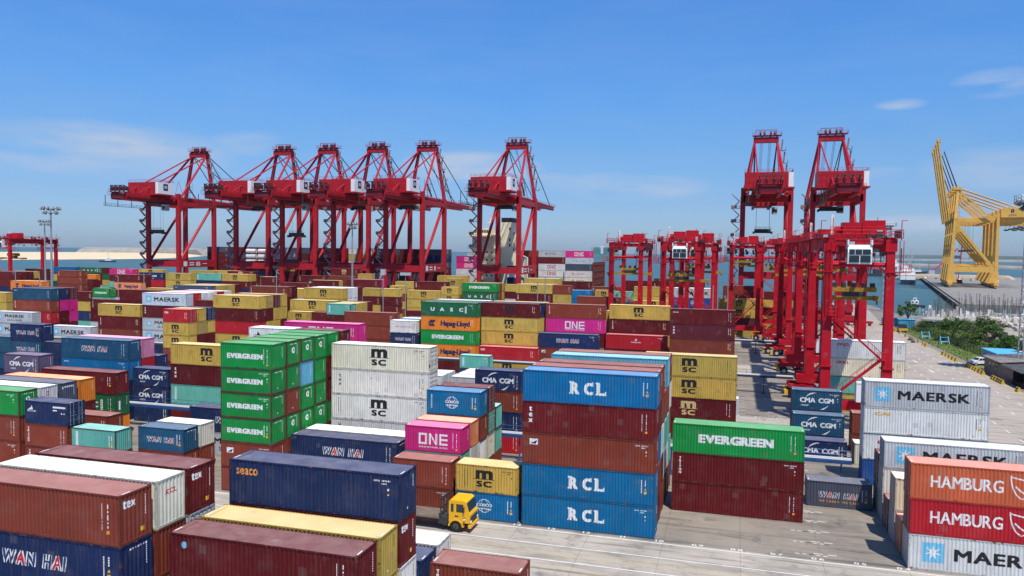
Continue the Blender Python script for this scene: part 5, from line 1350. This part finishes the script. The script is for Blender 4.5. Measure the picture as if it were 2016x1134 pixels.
def barrier(x, y, lb):
    t = thing('concrete_barrier', lb, 'barrier', (x, y, 0), rg.uniform(-.08,.08), 'yellow and black barrier blocks along the road'); L_ = .62
    b = M(); pr = [(-.32,0),(.32,0),(.32,.35),(.14,.62),(.14,.85),(-.14,.85),(-.14,.62),(-.32,.35)]
    for q, m_ in ((0, 0), (.42, 1), (.84, 0)): b.prism([(u, -L_+q, v) for u, v in pr], (0, .42 if q < .8 else .4, 0), m_)
    b.build('block', [mat('barrier_yellow', (.62,.40,.05), .7, 0, .3, .3, 3.), mat('barrier_black', (.04,.038,.035), .8, 0, .2, .3, 3.)], t)
lbn = ['beside the white pickup', 'before the grey shed', 'before the dark open shed']
for i, y in enumerate(bar+far_b):
    if y > 150.5: lb = 'yellow and black barrier block far up the road, '+('nearest','second nearest','third nearest','fourth nearest','fifth nearest','sixth nearest','seventh nearest','farthest')[min(7, sum(1 for q in bar+far_b if 150.5 < q < y))]+' beyond the gap'
    elif y > 137: lb = f'yellow and black barrier block on the kerb {["just","second","third","fourth","fifth"][sum(1 for q in bar if 137 < q < y)]} past the pickup nose'
    else: k = sum(1 for q in bar if y < q < 137); lb = f'yellow and black barrier block along the sheds, {["first","second","third","fourth","fifth","sixth","seventh","eighth","ninth","tenth","eleventh","twelfth","thirteenth","fourteenth"][k]} counted from the pickup'
    barrier(70.0, y, lb)
for x_, y_ in ((68.9, 184), (68.6, 178)):
    t = thing('road_lump', 'small dark block standing on the road edge, '+('farther' if y_ > 180 else 'nearer')+' of two', 'block', (x_, y_, 0), 0, 'small dark blocks on the road edge'); b = M(); b.box(-.5,.5,-.5,.5,0,.45); b.beam((0,0,.45),(0,.3,1.1),.35,.35); b.build('block', darksteel, t)
# pickup
t = thing('pickup_truck', 'white double cab pickup parked nose left beyond the yellow blocks', 'pickup', (71.6, 131.2, 0), R(24))
b = M(); body = [(0,.45),(.05,.95),(.35,1.1),(1.35,1.18),(2.0,1.78),(3.3,1.82),(3.65,1.25),(5.2,1.22),(5.25,.5)]
b.prism([(x_, 0, z_) for x_, z_ in body], (0, 1.8, 0)); bo = b.build('body', mat('white_car_paint', (.78,.78,.77), .25, 0, .6, .05, 1.), t)
b = M(); b.prism([(1.5,-.01,1.2),(2.05,-.01,1.68),(2.5,-.01,1.70),(2.5,-.01,1.2)], (0,1.82,0)); b.prism([(2.58,-.01,1.2),(2.58,-.01,1.70),(3.2,-.01,1.72),(3.5,-.01,1.2)], (0,1.82,0)); b.prism([(1.42,.12,1.24),(1.42,1.68,1.24),(1.96,1.68,1.76),(1.96,.12,1.76)], (-.02,0,.02)); b.build('window', glass, bo)
b = M(); b.box(3.75, 5.15, .12, 1.68, 1.15, 1.24); b.box(-.05, .1, .1, 1.7, .35, .6); b.build('load_bed', darksteel, bo)
for y_ in (.1, 1.4): b = M(); b.box(-.02, .08, y_, y_+.3, .8, .95); b.build('headlight', glass, bo)
for x_ in (.95, 4.25):
    for y_ in (-.03, 1.6): wh = M(); wh.tube((x_, y_, .38), (x_, y_+.24, .38), .38, 18); wo = wh.build('wheel', rubber, t); rm = M(); rm.tube((x_, y_-.012, .38), (x_, y_+.25, .38), .22, 12); rm.build('rim', P['steel'], wo)
# sheds
greyw = mat('grey_sheet_wall', (.30,.29,.28), .6, .1, .3, .35, .8); rustroof = mat('weathered_sheet_roof', (.42,.38,.34), .6, .2, .3, .45, .9)
t = thing('shed', 'long grey shed with low sheet roof beside the road', 'shed', (71.9, 105.5, 0), 0)
b = M(); b.box(0, .15, 0, 18, 0, 3.3); b.box(0, 6.2, 17.85, 18, 0, 3.6)
for q in range(40): b.box(-.05, 0, .2+q*.45, .3+q*.45, 0, 3.25)
b.box(6.05, 6.2, 0, 18, 0, 3.9); b.build('wall', greyw, t)
b = M(); b.prism([(-.5, 6, 3.35), (6.6, 6, 4.0), (6.6, 6, 4.1), (-.5, 6, 3.45)], (0, 12.6, 0))
for q in range(30): b.prism([(-.5, 6+q*.42, 3.45), (6.6, 6+q*.42, 4.1), (6.6, 6+q*.42, 4.16), (-.5, 6+q*.42, 3.51)], (0, .1, 0))
b.build('roof', rustroof, t)
b = M()
for y_ in (9, 11.2, 13.5): b.box(-.07, -.04, y_, y_+.9, 1.5, 2.6)
b.build('window', glass, t)
t = thing('open_shed', 'black fronted open shed at the near end of the grey shed', 'shed', (71.9, 99.0, 0), 0)
b = M(); b.prism([(-.5, 0, 3.0), (8.4, 0, 3.7), (8.4, 0, 3.8), (-.5, 0, 3.1)], (0, 15.2, 0)); b.build('roof', mat('dark_sheet_roof', (.10,.095,.09), .6, .1, .3, .5, .7), t)
b = M(); b.box(7.9, 8.0, 0, 9, 0, 3.5); b.box(0, 8, 8.9, 9, 0, 3.2); b.box(0, .1, 0, 9, 0, .9)
for x_ in (0, 2.7, 5.3, 7.9):
    for y_ in (.05, 4.5): b.box(x_, x_+.14, y_, y_+.14, 0, 3.2)
b.build('wall', mat('black_shed_wall', (.02,.02,.02), .8, 0, .2, .3, 1.), t)
b = M()
for z_ in (.4, .8, 1.2, 1.6): b.box(5.4, 8.0, -.2, -.1, z_, z_+.08)
for x_ in (5.4, 6.7, 7.9): b.box(x_, x_+.08, -.2, -.1, 0, 1.7)
b.build('railing', P['red'], t)
t = thing('blue_container_hut', 'bright blue roofed hut behind the long grey shed', 'hut', (75.6, 126.5, 0), 0)
b = M(); b.box(0, 6, 0, 12, 0, 3.3); b.build('wall', mat('blue_hut_wall', (.05,.25,.55), .5, 0, .4, .2, 1.), t); b = M(); b.box(-.3, 6.3, -.3, 12.3, 3.3, 3.5); b.build('roof', mat('blue_tarpaulin', (.10,.45,.75), .5, 0, .4, .2, 1.5), t)
t = thing('oil_drum', 'yellow drum lying beside the road near the open shed', 'drum', (73.6, 96.6, 0), 0); b = M(); b.tube((0,0,.45),(2.2,0,.45),.45,14); b.build('barrel', MATS['barrier_yellow'], t)
t = thing('oil_drum', 'black drum lying to the right of the yellow one', 'drum', (76.2, 96.6, 0), 0); b = M(); b.tube((0,0,.45),(1.6,0,.45),.45,14); b.build('barrel', darksteel, t)
for i, (x_, y_, w_, c_, lb) in enumerate(((70.2, 233, 4, (.10,.40,.60), 'pale blue cabin at the far road end, left one'), (74.2, 229, 5.2, (.06,.33,.52), 'blue cabin at the far road end, right one'))):
    t = thing('cabin', lb, 'cabin', (x_, y_, 0)); b = M(); b.box(0, w_, 0, 5, 0, 2.7)
    for q in range(int(w_*3)): b.box(.1+q*.33, .2+q*.33, -.04, 0, .1, 2.6)
    b.build('wall', mat('cabin_blue_%s' % ('pale' if i == 0 else 'deep'), c_, .5, 0, .4, .3, .6), t); b = M(); b.box(-.2, w_+.2, -.2, 5.2, 2.7, 2.85); b.build('roof', P['lightblue'], t)
t = thing('forklift', 'small dark vehicle at the far road end before the blue cabins', 'vehicle', (70.6, 209, 0), 0)
b = M(); b.box(0, 2.6, 0, 3.4, .5, 1.3); b.build('body', MATS['barrier_yellow'], t); b = M(); b.box(.2, 2.4, .2, 2.6, 1.3, 2.6); b.build('cab', darksteel, t)
for x_ in (.1, 2.1):
    for y_ in (.6, 2.8): wh = M(); wh.tube((x_, y_, .5), (x_+.4, y_, .5), .5, 12); wh.build('wheel', rubber, t)
for x_, y_, lb in ((75.5, 176, 'small blue steel bench frame on the grass'), (73.6, 190, 'blue metal frame by the fence, farther one')):
    t = thing('steel_frame', lb, 'steel frame', (x_, y_, 0), .2); b = M()
    for q in (0, 2.2): b.beam((q, 0, 0), (q, .9, 2.2), .15, .15); b.beam((q, 1.9, 0), (q, .9, 2.2), .15, .15)
    b.box(0, 2.3, .2, 1.6, .7, .8); b.box(0, 2.3, .8, 1.0, 1.9, 2.0); b.build('frame', P['lightblue'], t)
# fence
t = thing('fence', 'dark wire mesh fence behind the grass verge', 'fence', (0, 0, 0)); b = M(); fp = [(79.5, 100), (79.0, 150), (78.2, 180), (77.4, 205), (76.4, 226)]
for (x0, y0), (x1, y1) in zip(fp, fp[1:]):
    k = int((y1-y0)/2.5)
    for i in range(k): f = i/k; x_ = x0+(x1-x0)*f; y_ = y0+(y1-y0)*f; b.tube((x_, y_, 0), (x_, y_, 2.6), .06, 5)
b.build('post', darksteel, t); b = M()
for (x0, y0), (x1, y1) in zip(fp, fp[1:]):
    for q in range(15): b.tube((x0, y0, .2+q*.17), (x1, y1, .2+q*.17), .012, 3)
    k = int((y1-y0)/.5)
    for i in range(k): f = i/k; b.tube((x0+(x1-x0)*f, y0+(y1-y0)*f, .1), (x0+(x1-x0)*f, y0+(y1-y0)*f, 2.6), .012, 3)
b.build('mesh_panel', darksteel, t)
# rocks
def rock(x, y, z, s, lb=None):
    bm = bmesh.new(); bmesh.ops.create_icosphere(bm, subdivisions=2, radius=1); sd = Vector((rg.uniform(0,99), rg.uniform(0,99), 3)); sc = Vector((rg.uniform(.8,1.3), rg.uniform(.7,1.1), rg.uniform(.5,.8)))*s
    for v in bm.verts:
        d = v.co.normalized(); q = 1+.35*noise.noise(d*1.3+sd)+.12*noise.noise(d*4+sd); v.co = Vector((round(d.x*2.2)/2.2*.35+d.x*.65, round(d.y*2.2)/2.2*.35+d.y*.65, round(d.z*2)/2*.35+d.z*.65))*q
        v.co = Vector((v.co.x*sc.x, v.co.y*sc.y, v.co.z*sc.z))
    me = bpy.data.meshes.new('boulder'); bm.to_mesh(me); bm.free(); me.materials.append(mat('pale_rock', (.50,.44,.38), .9, 0, .2, .35, .8, .4, 3.)); return me
bm_ = [rock(0,0,0,1.4) for _ in range(9)]
b = M(); o = land('rock_bank', [(90,170),(108,165),(112,215),(98,222),(91,205)], 5.2, mat('rubble_fill', (.38,.34,.29), .95, 0, .1, .4, .6), 0, 5, .8)
for i in range(150):
    x_ = rg.uniform(90, 108); y_ = rg.uniform(166, 216); d = max(0, 1-abs(x_-99)/11); z_ = 5.1*min(1, d*1.7)*(1 if 174 < y_ < 210 else .4)
    o = link('boulder', bm_[i % 9], None, (x_, y_, z_)); o.rotation_euler = (rg.uniform(0,6), rg.uniform(0,6), rg.uniform(0,6)); q = rg.uniform(.45, 1.15); o.scale = (q, q, q)
    tag(o, 'pale grey boulder in the rock pile behind the trees', 'boulder', 'boulders of the rock pile behind the trees')
# trees
leafm = {}
def leaf(name, c):
    m = mat(name, c, .75, 0, .2, .45, .6); return m
LG = [leaf('leaves_dark', (.05,.115,.02)), leaf('leaves_mid', (.085,.165,.03)), leaf('leaves_light', (.15,.23,.05))]
bark = mat('bark', (.13,.10,.075), .9, 0, .2, .3, 2.)
def tree(x, y, h, r_, label, name='tree', n=2600, seed=0):
    t = thing(name, label, 'tree' if name == 'tree' else 'bush', (x, y, 0)); g = random.Random(seed); b = M(); tops = []
    b.tube((0,0,0), (.1*r_, 0, h*.45), .05*h*.6, 8, 0, .03*h*.6)
    for k in range(7):
        a = 6.28*k/7+g.random(); q = Vector((math.cos(a)*r_*.6, math.sin(a)*r_*.6, h*g.uniform(.55,.85))); b.tube((.05*r_, 0, h*g.uniform(.2,.42)), q, .014*h, 5, 0, .006*h); tops.append(q)
    b.build('trunk', bark, t)
    cl = []
    for k in range(26):
        a = g.uniform(0, 6.28); rr_ = r_*math.sqrt(g.random())*.85; zz = h*(.38+.5*g.random()*(1-.45*(rr_/r_)**2)+.05); cl.append((Vector((math.cos(a)*rr_*1.1, math.sin(a)*rr_*1.1, zz)), g.uniform(.12, .38)*r_, g.choice((0,0,1,1,2))))
    b = M()
    for k in range(n):
        c_, q, m_ = g.choice(cl); d = Vector((g.gauss(0,1), g.gauss(0,1), g.gauss(0,1))).normalized()*q*g.uniform(.45,1.05); d.z *= .75; p_ = c_+d; s = g.uniform(.10,.22)*(.6+h/14)
        a = Vector((g.gauss(0,1), g.gauss(0,1), g.gauss(0,.5))).normalized(); e_ = a.cross(Vector((g.gauss(0,1), g.gauss(0,1), g.gauss(0,1)))).normalized()
        b.add([p_-a*s, p_+e_*s*.5, p_+a*s, p_-e_*s*.5], [(0,1,2,3)], m_ if g.random() < .75 else g.choice((0,1,2)))
    me = b.mesh('crown', LG); link('crown', me, t); return t
for i, a in enumerate(((77.5, 232, 9.5, 3.2, 'lone round tree beside the water at the far road end', 'tree'), (80.8, 187, 7.5, 4.2, 'leftmost tree of the green clump behind the fence', 'tree'), (85, 180, 9, 5.6, 'dense middle tree of the green clump before the concrete deck', 'tree'),
    (89, 178, 7.6, 4.6, 'right hand tree of the green clump before the concrete deck', 'tree'), (82, 173, 5, 3.2, 'low bush behind the fence in front of the clump', 'bush'), (91, 166, 4.6, 3.6, 'bush at the left foot of the rock pile', 'bush'), (87, 156, 5, 4, 'bush below the rock pile', 'bush'),
    (91, 150, 5.5, 4.2, 'tree in front of the rock pile near the right edge', 'tree'), (83.5, 146, 6.2, 4.2, 'bush behind the blue roofed hut', 'bush'), (101, 158, 6.5, 4.2, 'tree at the right edge beside the boulders', 'tree'), (86, 133, 7.6, 5, 'tree behind the sheds near the lattice mast', 'tree'), (79, 214, 3.6, 2.4, 'small bush by the far end of the fence', 'bush'))):
    tree(a[0], a[1], a[2], a[3], a[4], a[5], 5200 if a[3] > 4 else 3200, i+3)
# scrub between the fence and the rocks
b = M()
for k in range(16000):
    y = rg.uniform(118, 226); x0 = 79.8+(y-118)*-.02; x = x0+rg.random()**1.4*(13 if y < 168 else 9); hh = 2.3*max(.15, noise.noise(Vector((x*.22, y*.22, 0)))+.55); z = rg.uniform(0, hh); s = rg.uniform(.10, .24)
    a = Vector((rg.gauss(0,1), rg.gauss(0,1), rg.gauss(0,.6))).normalized(); e_ = a.cross(Vector((rg.gauss(0,1), rg.gauss(0,1), rg.gauss(0,1)))).normalized(); p_ = Vector((x, y, z))
    b.add([p_-a*s, p_+e_*s*.5, p_+a*s, p_-e_*s*.5], [(0,1,2,3)], rg.choice((0, 0, 1, 1, 2)))
o = link('undergrowth', b.mesh('undergrowth', LG)); o['kind'] = 'stuff'; tag(o, 'tangled green undergrowth between the mesh fence and the rocks', 'undergrowth')
# concrete deck under construction
t = thing('concrete_deck', 'unfinished pale concrete deck on columns with steel bars sticking up', 'construction', (0, 0, 0)); dk = mat('pale_concrete', (.40,.375,.335), .85, 0, .2, .3, .4, .2, 4.)
b = M(); b.prism([(81.3, 230, 2.5), (150, 206, 2.5), (160, 258, 2.5), (102, 279, 2.5)], (0, 0, .6)); b.build('slab', dk, t)
b = M()
for q in range(14):
    f = q/13; x_ = 82.+f*62; y_ = 230.6-f*21.7; b.box(x_, x_+.7, y_, y_+.7, -3, 2.5); b.box(x_, x_+.7, y_+12, y_+12.7, -3, 2.5)
    b.box(x_+.5, x_+4, y_+3, y_+3.3, .3, 2.2) if q % 3 == 0 else None
b.build('column', dk, t); b = M()
for q in range(190):
    f = rg.random(); g_ = rg.random(); x_ = 84+f*52+g_*12; y_ = 232-f*12+g_*40; h_ = rg.uniform(3, 8.5)
    for s in ((0,0),(.3,.1),(.1,.3)): b.tube((x_+s[0], y_+s[1], 3.1), (x_+s[0]+rg.uniform(-.2,.2), y_+s[1], 3.1+h_), .035, 4)
b.build('reinforcement_bars', mat('rusty_bar', (.16,.12,.10), .8, .2, .3, .3, 2.), t); b = M()
for q in range(170): x_ = 84+rg.random()*60; y_ = 232-(x_-84)*.33+rg.random()*42; s = rg.uniform(.3, 1.2); b.box(x_, x_+s, y_, y_+s*.7, 3.1, 3.1+rg.uniform(.3, 2.8), rg.choice((0, 1, 1, 2)))
b.build('formwork', [white, dk, P['steel']], t)
# ------------------------------------------------------------ boats and the far shore
def boat(x, y, rz, Ln, Wd, label, cat, name, hull, decks, masts=(), z=-2.5, hh=1.8, cabcol=None, extra=None):
    t = thing(name, label, cat, (x, y, z), rz); b = M(); o_ = [(-Ln/2,-Wd/2*.8),(Ln*.25,-Wd/2),(Ln*.42,-Wd*.3),(Ln/2,0),(Ln*.42,Wd*.3),(Ln*.25,Wd/2),(-Ln/2,Wd/2*.8)]
    n = len(o_); b.add([(u*.93, v*.85, -.6) for u, v in o_]+[(u, v, hh+(.6 if u > Ln*.3 else 0)) for u, v in o_], [tuple(range(n-1,-1,-1)), tuple(range(n, 2*n))]+[(i, (i+1) % n, n+(i+1) % n, n+i) for i in range(n)]); b.build('hull', hull, t)
    b = M(); g_ = M()
    for (x0, x1, w_, z0, z1) in decks:
        b.box(x0*Ln, x1*Ln, -w_*Wd/2, w_*Wd/2, z0, z1)
        for k in range(int((x1-x0)*Ln/1.8)): xx = x0*Ln+.6+k*1.8; g_.box(xx, xx+.9, -w_*Wd/2-.03, w_*Wd/2+.03, z1-1.2, z1-.5)
        for k in range(int(w_*Wd/1.6)): yy = -w_*Wd/2+.4+k*1.6; g_.box(x0*Ln-.03, x1*Ln+.03, yy, yy+.8, z1-1.2, z1-.5)
    cbn = b.build('cabin', cabcol or white, t); g_.build('window', glass, cbn)
    if masts:
        b = M()
        for (p_, q_, r_) in masts: b.tube(p_, q_, r_, 5)
        b.build('mast', P['steel'], t)
    return t
boat(111.5, 385.5, R(170), 9, 3.4, 'small white cabin boat with dark hull below the working ship', 'boat', 'boat', P['dark'], [(-.15,.25,.7,1.8,3.6),(-.05,.15,.5,3.6,5)], [((0,0,5),(0,0,7),.06)], hh=1.2)
boat(178.7, 752, R(-98), 42, 14, 'white and grey working ship moored bow on in the basin', 'ship', 'ship', mat('grey_hull', (.25,.27,.28), .5, 0, .4, .3, .4), [(-.4,.05,.92,3.6,9),(-.35,0,.9,9,12.5),(-.3,-.1,.7,12.5,15)], [((-6,0,15),(-6,0,27),.4),((-14,-3,12),(-14,-3,34),.25),((-14,3,12),(-14,3,34),.25),((8,-2,4),(8,-2,15),.3)], hh=3.8)
boat(217, 1001, R(-110), 24, 8, 'dark tug left of the white working ship', 'boat', 'tugboat', P['dark'], [(-.2,.2,.7,2.4,5),(-.1,.1,.5,5,8)], [((0,0,8),(0,0,13),.15)], hh=2.4)
boat(236, 1120, R(20), 30, 9, 'low black tug at the far end of the basin', 'boat', 'tugboat', P['black'], [(-.1,.25,.6,2.4,6)], [((2,0,6),(2,0,14),.2)], hh=2.6)
boat(197, 930, R(172), 22, 8, 'black tug nearest the quay crane legs, left of the working ship', 'boat', 'tugboat', P['black'], [(-.1,.22,.6,2.6,5.5),(0,.15,.5,5.5,8)], [((0,0,8),(0,0,14),.15)], hh=2.8)
boat(333, 1735, R(15), 70, 16, 'white passenger-like boat at the far left of the basin boats', 'boat', 'boat', P['steel'], [(-.35,.3,.8,3,11),(-.1,.2,.6,11,17)], [((0,0,17),(0,0,30),.4)], hh=4)
boat(268, 1190, R(8), 46, 11, 'dark low barge behind the working ship', 'barge', 'barge', mat('brown_barge', (.10,.07,.06), .7, 0, .3, .4, .3), [(-.45,-.25,.7,3,10),(-.1,.3,.5,3,6)], [((-6,0,6),(4,0,30),.5),((12,0,6),(12,0,24),.3)], hh=3)
boat(310, 1500, R(200), 55, 12, 'white boat far behind the tugs', 'boat', 'boat', white, [(-.3,.3,.8,3,8),(-.15,.2,.6,8,12)], [((0,0,12),(0,0,22),.3)], hh=3.2)
boat(330, 1650, R(10), 60, 14, 'second pale boat moored farther out left of the masts', 'boat', 'boat', P['steel'], [(-.4,-.1,.8,3,12)], [((10,0,3),(10,0,24),.5)], hh=3.5)
boat(-987.8, 983.6, R(8), 30, 7, 'pilot boat with dark hull off the sand bank at left', 'boat', 'boat', mat('navy_hull', (.04,.06,.12), .5, 0, .4, .2, 1.), [(-.15,.2,.7,2.2,5),(-.05,.1,.5,5,7)], [((0,0,7),(0,0,19),.25)], hh=2.3)
boat(-1030, 1560, R(100), 26, 6, 'white boat beyond the tip of the sand bank', 'boat', 'boat', white, [(-.2,.2,.7,2,5)], hh=2)
# crane barge
t = thing('crane_barge', 'floating crane barge with red lattice boom beside the working ship', 'barge', (250, 985, -2.5), R(10)); b = M(); b.box(-22, 22, -8, 8, -.5, 3); b.build('hull', mat('rusty_barge', (.16,.09,.07), .7, 0, .3, .4, .3), t)
b = M(); b.box(-4, 3, -3, 3, 3, 9); b.build('cab', P['steel'], t); b = M()
for s in (-1.2, 1.2):
    for z_ in (0, 2.4): b.tube((2, s, 6+z_), (30, s*.4, 36+z_*.5), .22, 5)
for k in range(14): f = k/14; f2 = (k+1)/14; b.tube((2+28*f, -1.2+.8*f, 6+30*f), (2+28*f2, 1.2-.8*f2, 8+29*f2), .12, 4); b.tube((2+28*f, 1.2-.8*f, 8+29*f), (2+28*f2, 1.2-.8*f2, 6+30*f2), .12, 4)
b.tube((30, 0, 36), (31, 0, 24), .12, 4); b.tube((-3, 0, 9), (30, 0, 37), .1, 4); b.tube((-3, 0, 3), (-3, 0, 18), .3, 5); b.build('boom', P['red'], t)
t = thing('piling_rig', 'dark barge with three tall spud poles behind the working ship', 'barge', (205, 1010, -2.5), R(5)); b = M(); b.box(-24, 20, -7, 7, -.5, 3.2); b.build('hull', darksteel, t); b = M()
for x_ in (-20, -8, 16): b.tube((x_, 0, 0), (x_, 0, 36), .8, 6)
b.tube((-8, 2, 3), (2, 2, 24), .6, 5); b.box(-16, -4, -5, 5, 3.2, 9); b.build('pole', darksteel, t)
# far container ship at anchor
t = thing('container_ship', 'distant green container ship at anchor on the horizon', 'ship', (-487, 3084, -2.5), R(-16)); b = M(); b.prism([(-75,-14,0),(45,-14,0),(62,0,0),(45,14,0),(-75,14,0)], (0,0,17)); b.build('hull', mat('sea_green_hull', (.10,.33,.29), .6, 0, .3, .1, .05), t)
b = M(); rg2 = random.Random(9)
for k in range(9):
    for c_ in range(5): b.box(-68+k*12, -57+k*12, -13+c_*5.2, -8+c_*5.2, 17, 17+rg2.choice((20,22,25,27)), rg2.choice((0,0,1,2)))
b.build('containers', [P['teal'], P['steel'], mat('sea_green_box', (.12,.28,.20), .7, 0, .3, .2, .1)], t); b = M(); b.box(-22, -12, -15, 15, 17, 50); b.build('superstructure', white, t)
# breakwaters, distant barge and towers
struct(land('breakwater', [(330,1830),(640,1760),(640,1800),(335,1876)], 4.5, rubble, seg=25, rough=1.2)); struct(land('breakwater', [(560,1560),(900,1400),(900,1460),(585,1600)], 4, mat('tan_rubble', (.40,.33,.25), .95, 0, .1, .3, .03), seg=25, rough=1.0))
struct(land('far_spit', [(500,3900),(2400,3300),(2400,3380),(520,3990)], 7, rubble, seg=90, rough=1.0))
struct(land('far_coast', [(900,8600),(3900,7600),(4300,7900),(1200,9000)], 22, mat('far_coast_green', (.10,.13,.10), .9, 0, .1, .3, .002), seg=160, rough=1.6))
for x_, y_, w_, h_, lb in ((2080, 8150, 60, 160, 'distant slab tower on the horizon left of the yellow cranes'), (2560, 7950, 90, 100, 'distant low tower on the horizon behind the yellow cranes')):
    t = thing('tower_block', lb, 'building', (x_, y_, 0)); b = M(); b.box(0, w_, 0, 40, -3, h_); b.box(w_*.2, w_*.8, 5, 35, h_, h_*1.15); b.build('wall', P['steel'], t)
# parked cars, a small crane and heaps on the far quay
for i in range(9):
    x_ = 215+i*5.2+(i % 3)*3; y_ = 850-i*9
    c_ = (white, P['navy'], P['steel'], P['white'])[i % 4]; t = thing('parked_car', f'tiny {("white","navy","grey","pale")[i % 4]} car on the far quay, {ORD[i]} of the row', 'car', (x_, y_, 0), R(75), 'cars parked on the far quay')
    b = M(); b.prism([(-2.2,-.9,.4),(2.2,-.9,.4),(2.2,-.9,1.0),(1.2,-.9,1.05),(.6,-.9,1.55),(-1.3,-.9,1.55),(-2.1,-.9,1.05)], (0,1.8,0)); b.build('body', c_, t)
t = thing('crawler_crane', 'small red crawler crane standing on the far quay between the yellow legs', 'crane', (214, 720, 0)); b = M(); b.box(-3,3,-2,2,.8,3.4); b.build('cab', P['red'], t); b = M(); b.box(-3.4,3.4,-3,-1.6,0,1); b.box(-3.4,3.4,1.6,3,0,1); b.build('track', darksteel, t); b = M(); b.tube((0,0,3),(3,0,40),.35,5); b.tube((-2,0,3),(3,0,40),.12,4); b.build('boom', P['red'], t)
struct(land('soil_heap', [(190,880),(300,860),(310,880),(200,905)], 4.2, mat('tan_soil', (.45,.36,.26), .95, 0, .1, .3, .1), -1, 12, 1.))
t = thing('catwalk_rig', 'dark curved steel barge end at the right edge of the far quay', 'structure', (330, 640, 0)); b = M()
for k in range(8): a0, a1 = math.pi*k/8, math.pi*(k+1)/8; b.beam((18*math.cos(a0), 0, 9*math.sin(a0)), (18*math.cos(a1), 0, 9*math.sin(a1)), 1.4, 1.2)
b.box(-30, 30, -3, 3, 0, 1.6); b.build('frame', darksteel, t)
# ------------------------------------------------------------ thin sea haze
b = M(); b.box(-5600, 5600, -400, 9500, -9, 126)
hz = bpy.data.materials.new('sea_haze'); hz.use_nodes = True; t = hz.node_tree; t.nodes.clear(); o_ = N(t, 'ShaderNodeOutputMaterial'); v = N(t, 'ShaderNodeVolumePrincipled')
v.inputs['Color'].default_value = (.80, .88, .97, 1); v.inputs['Density'].default_value = .00003; v.inputs['Anisotropy'].default_value = .3; L(t, v.outputs[0], o_.inputs['Volume'])
o = b.build('haze', hz); o['kind'] = 'stuff'; tag(o, 'thin pale sea haze over the harbour and the horizon', 'haze')
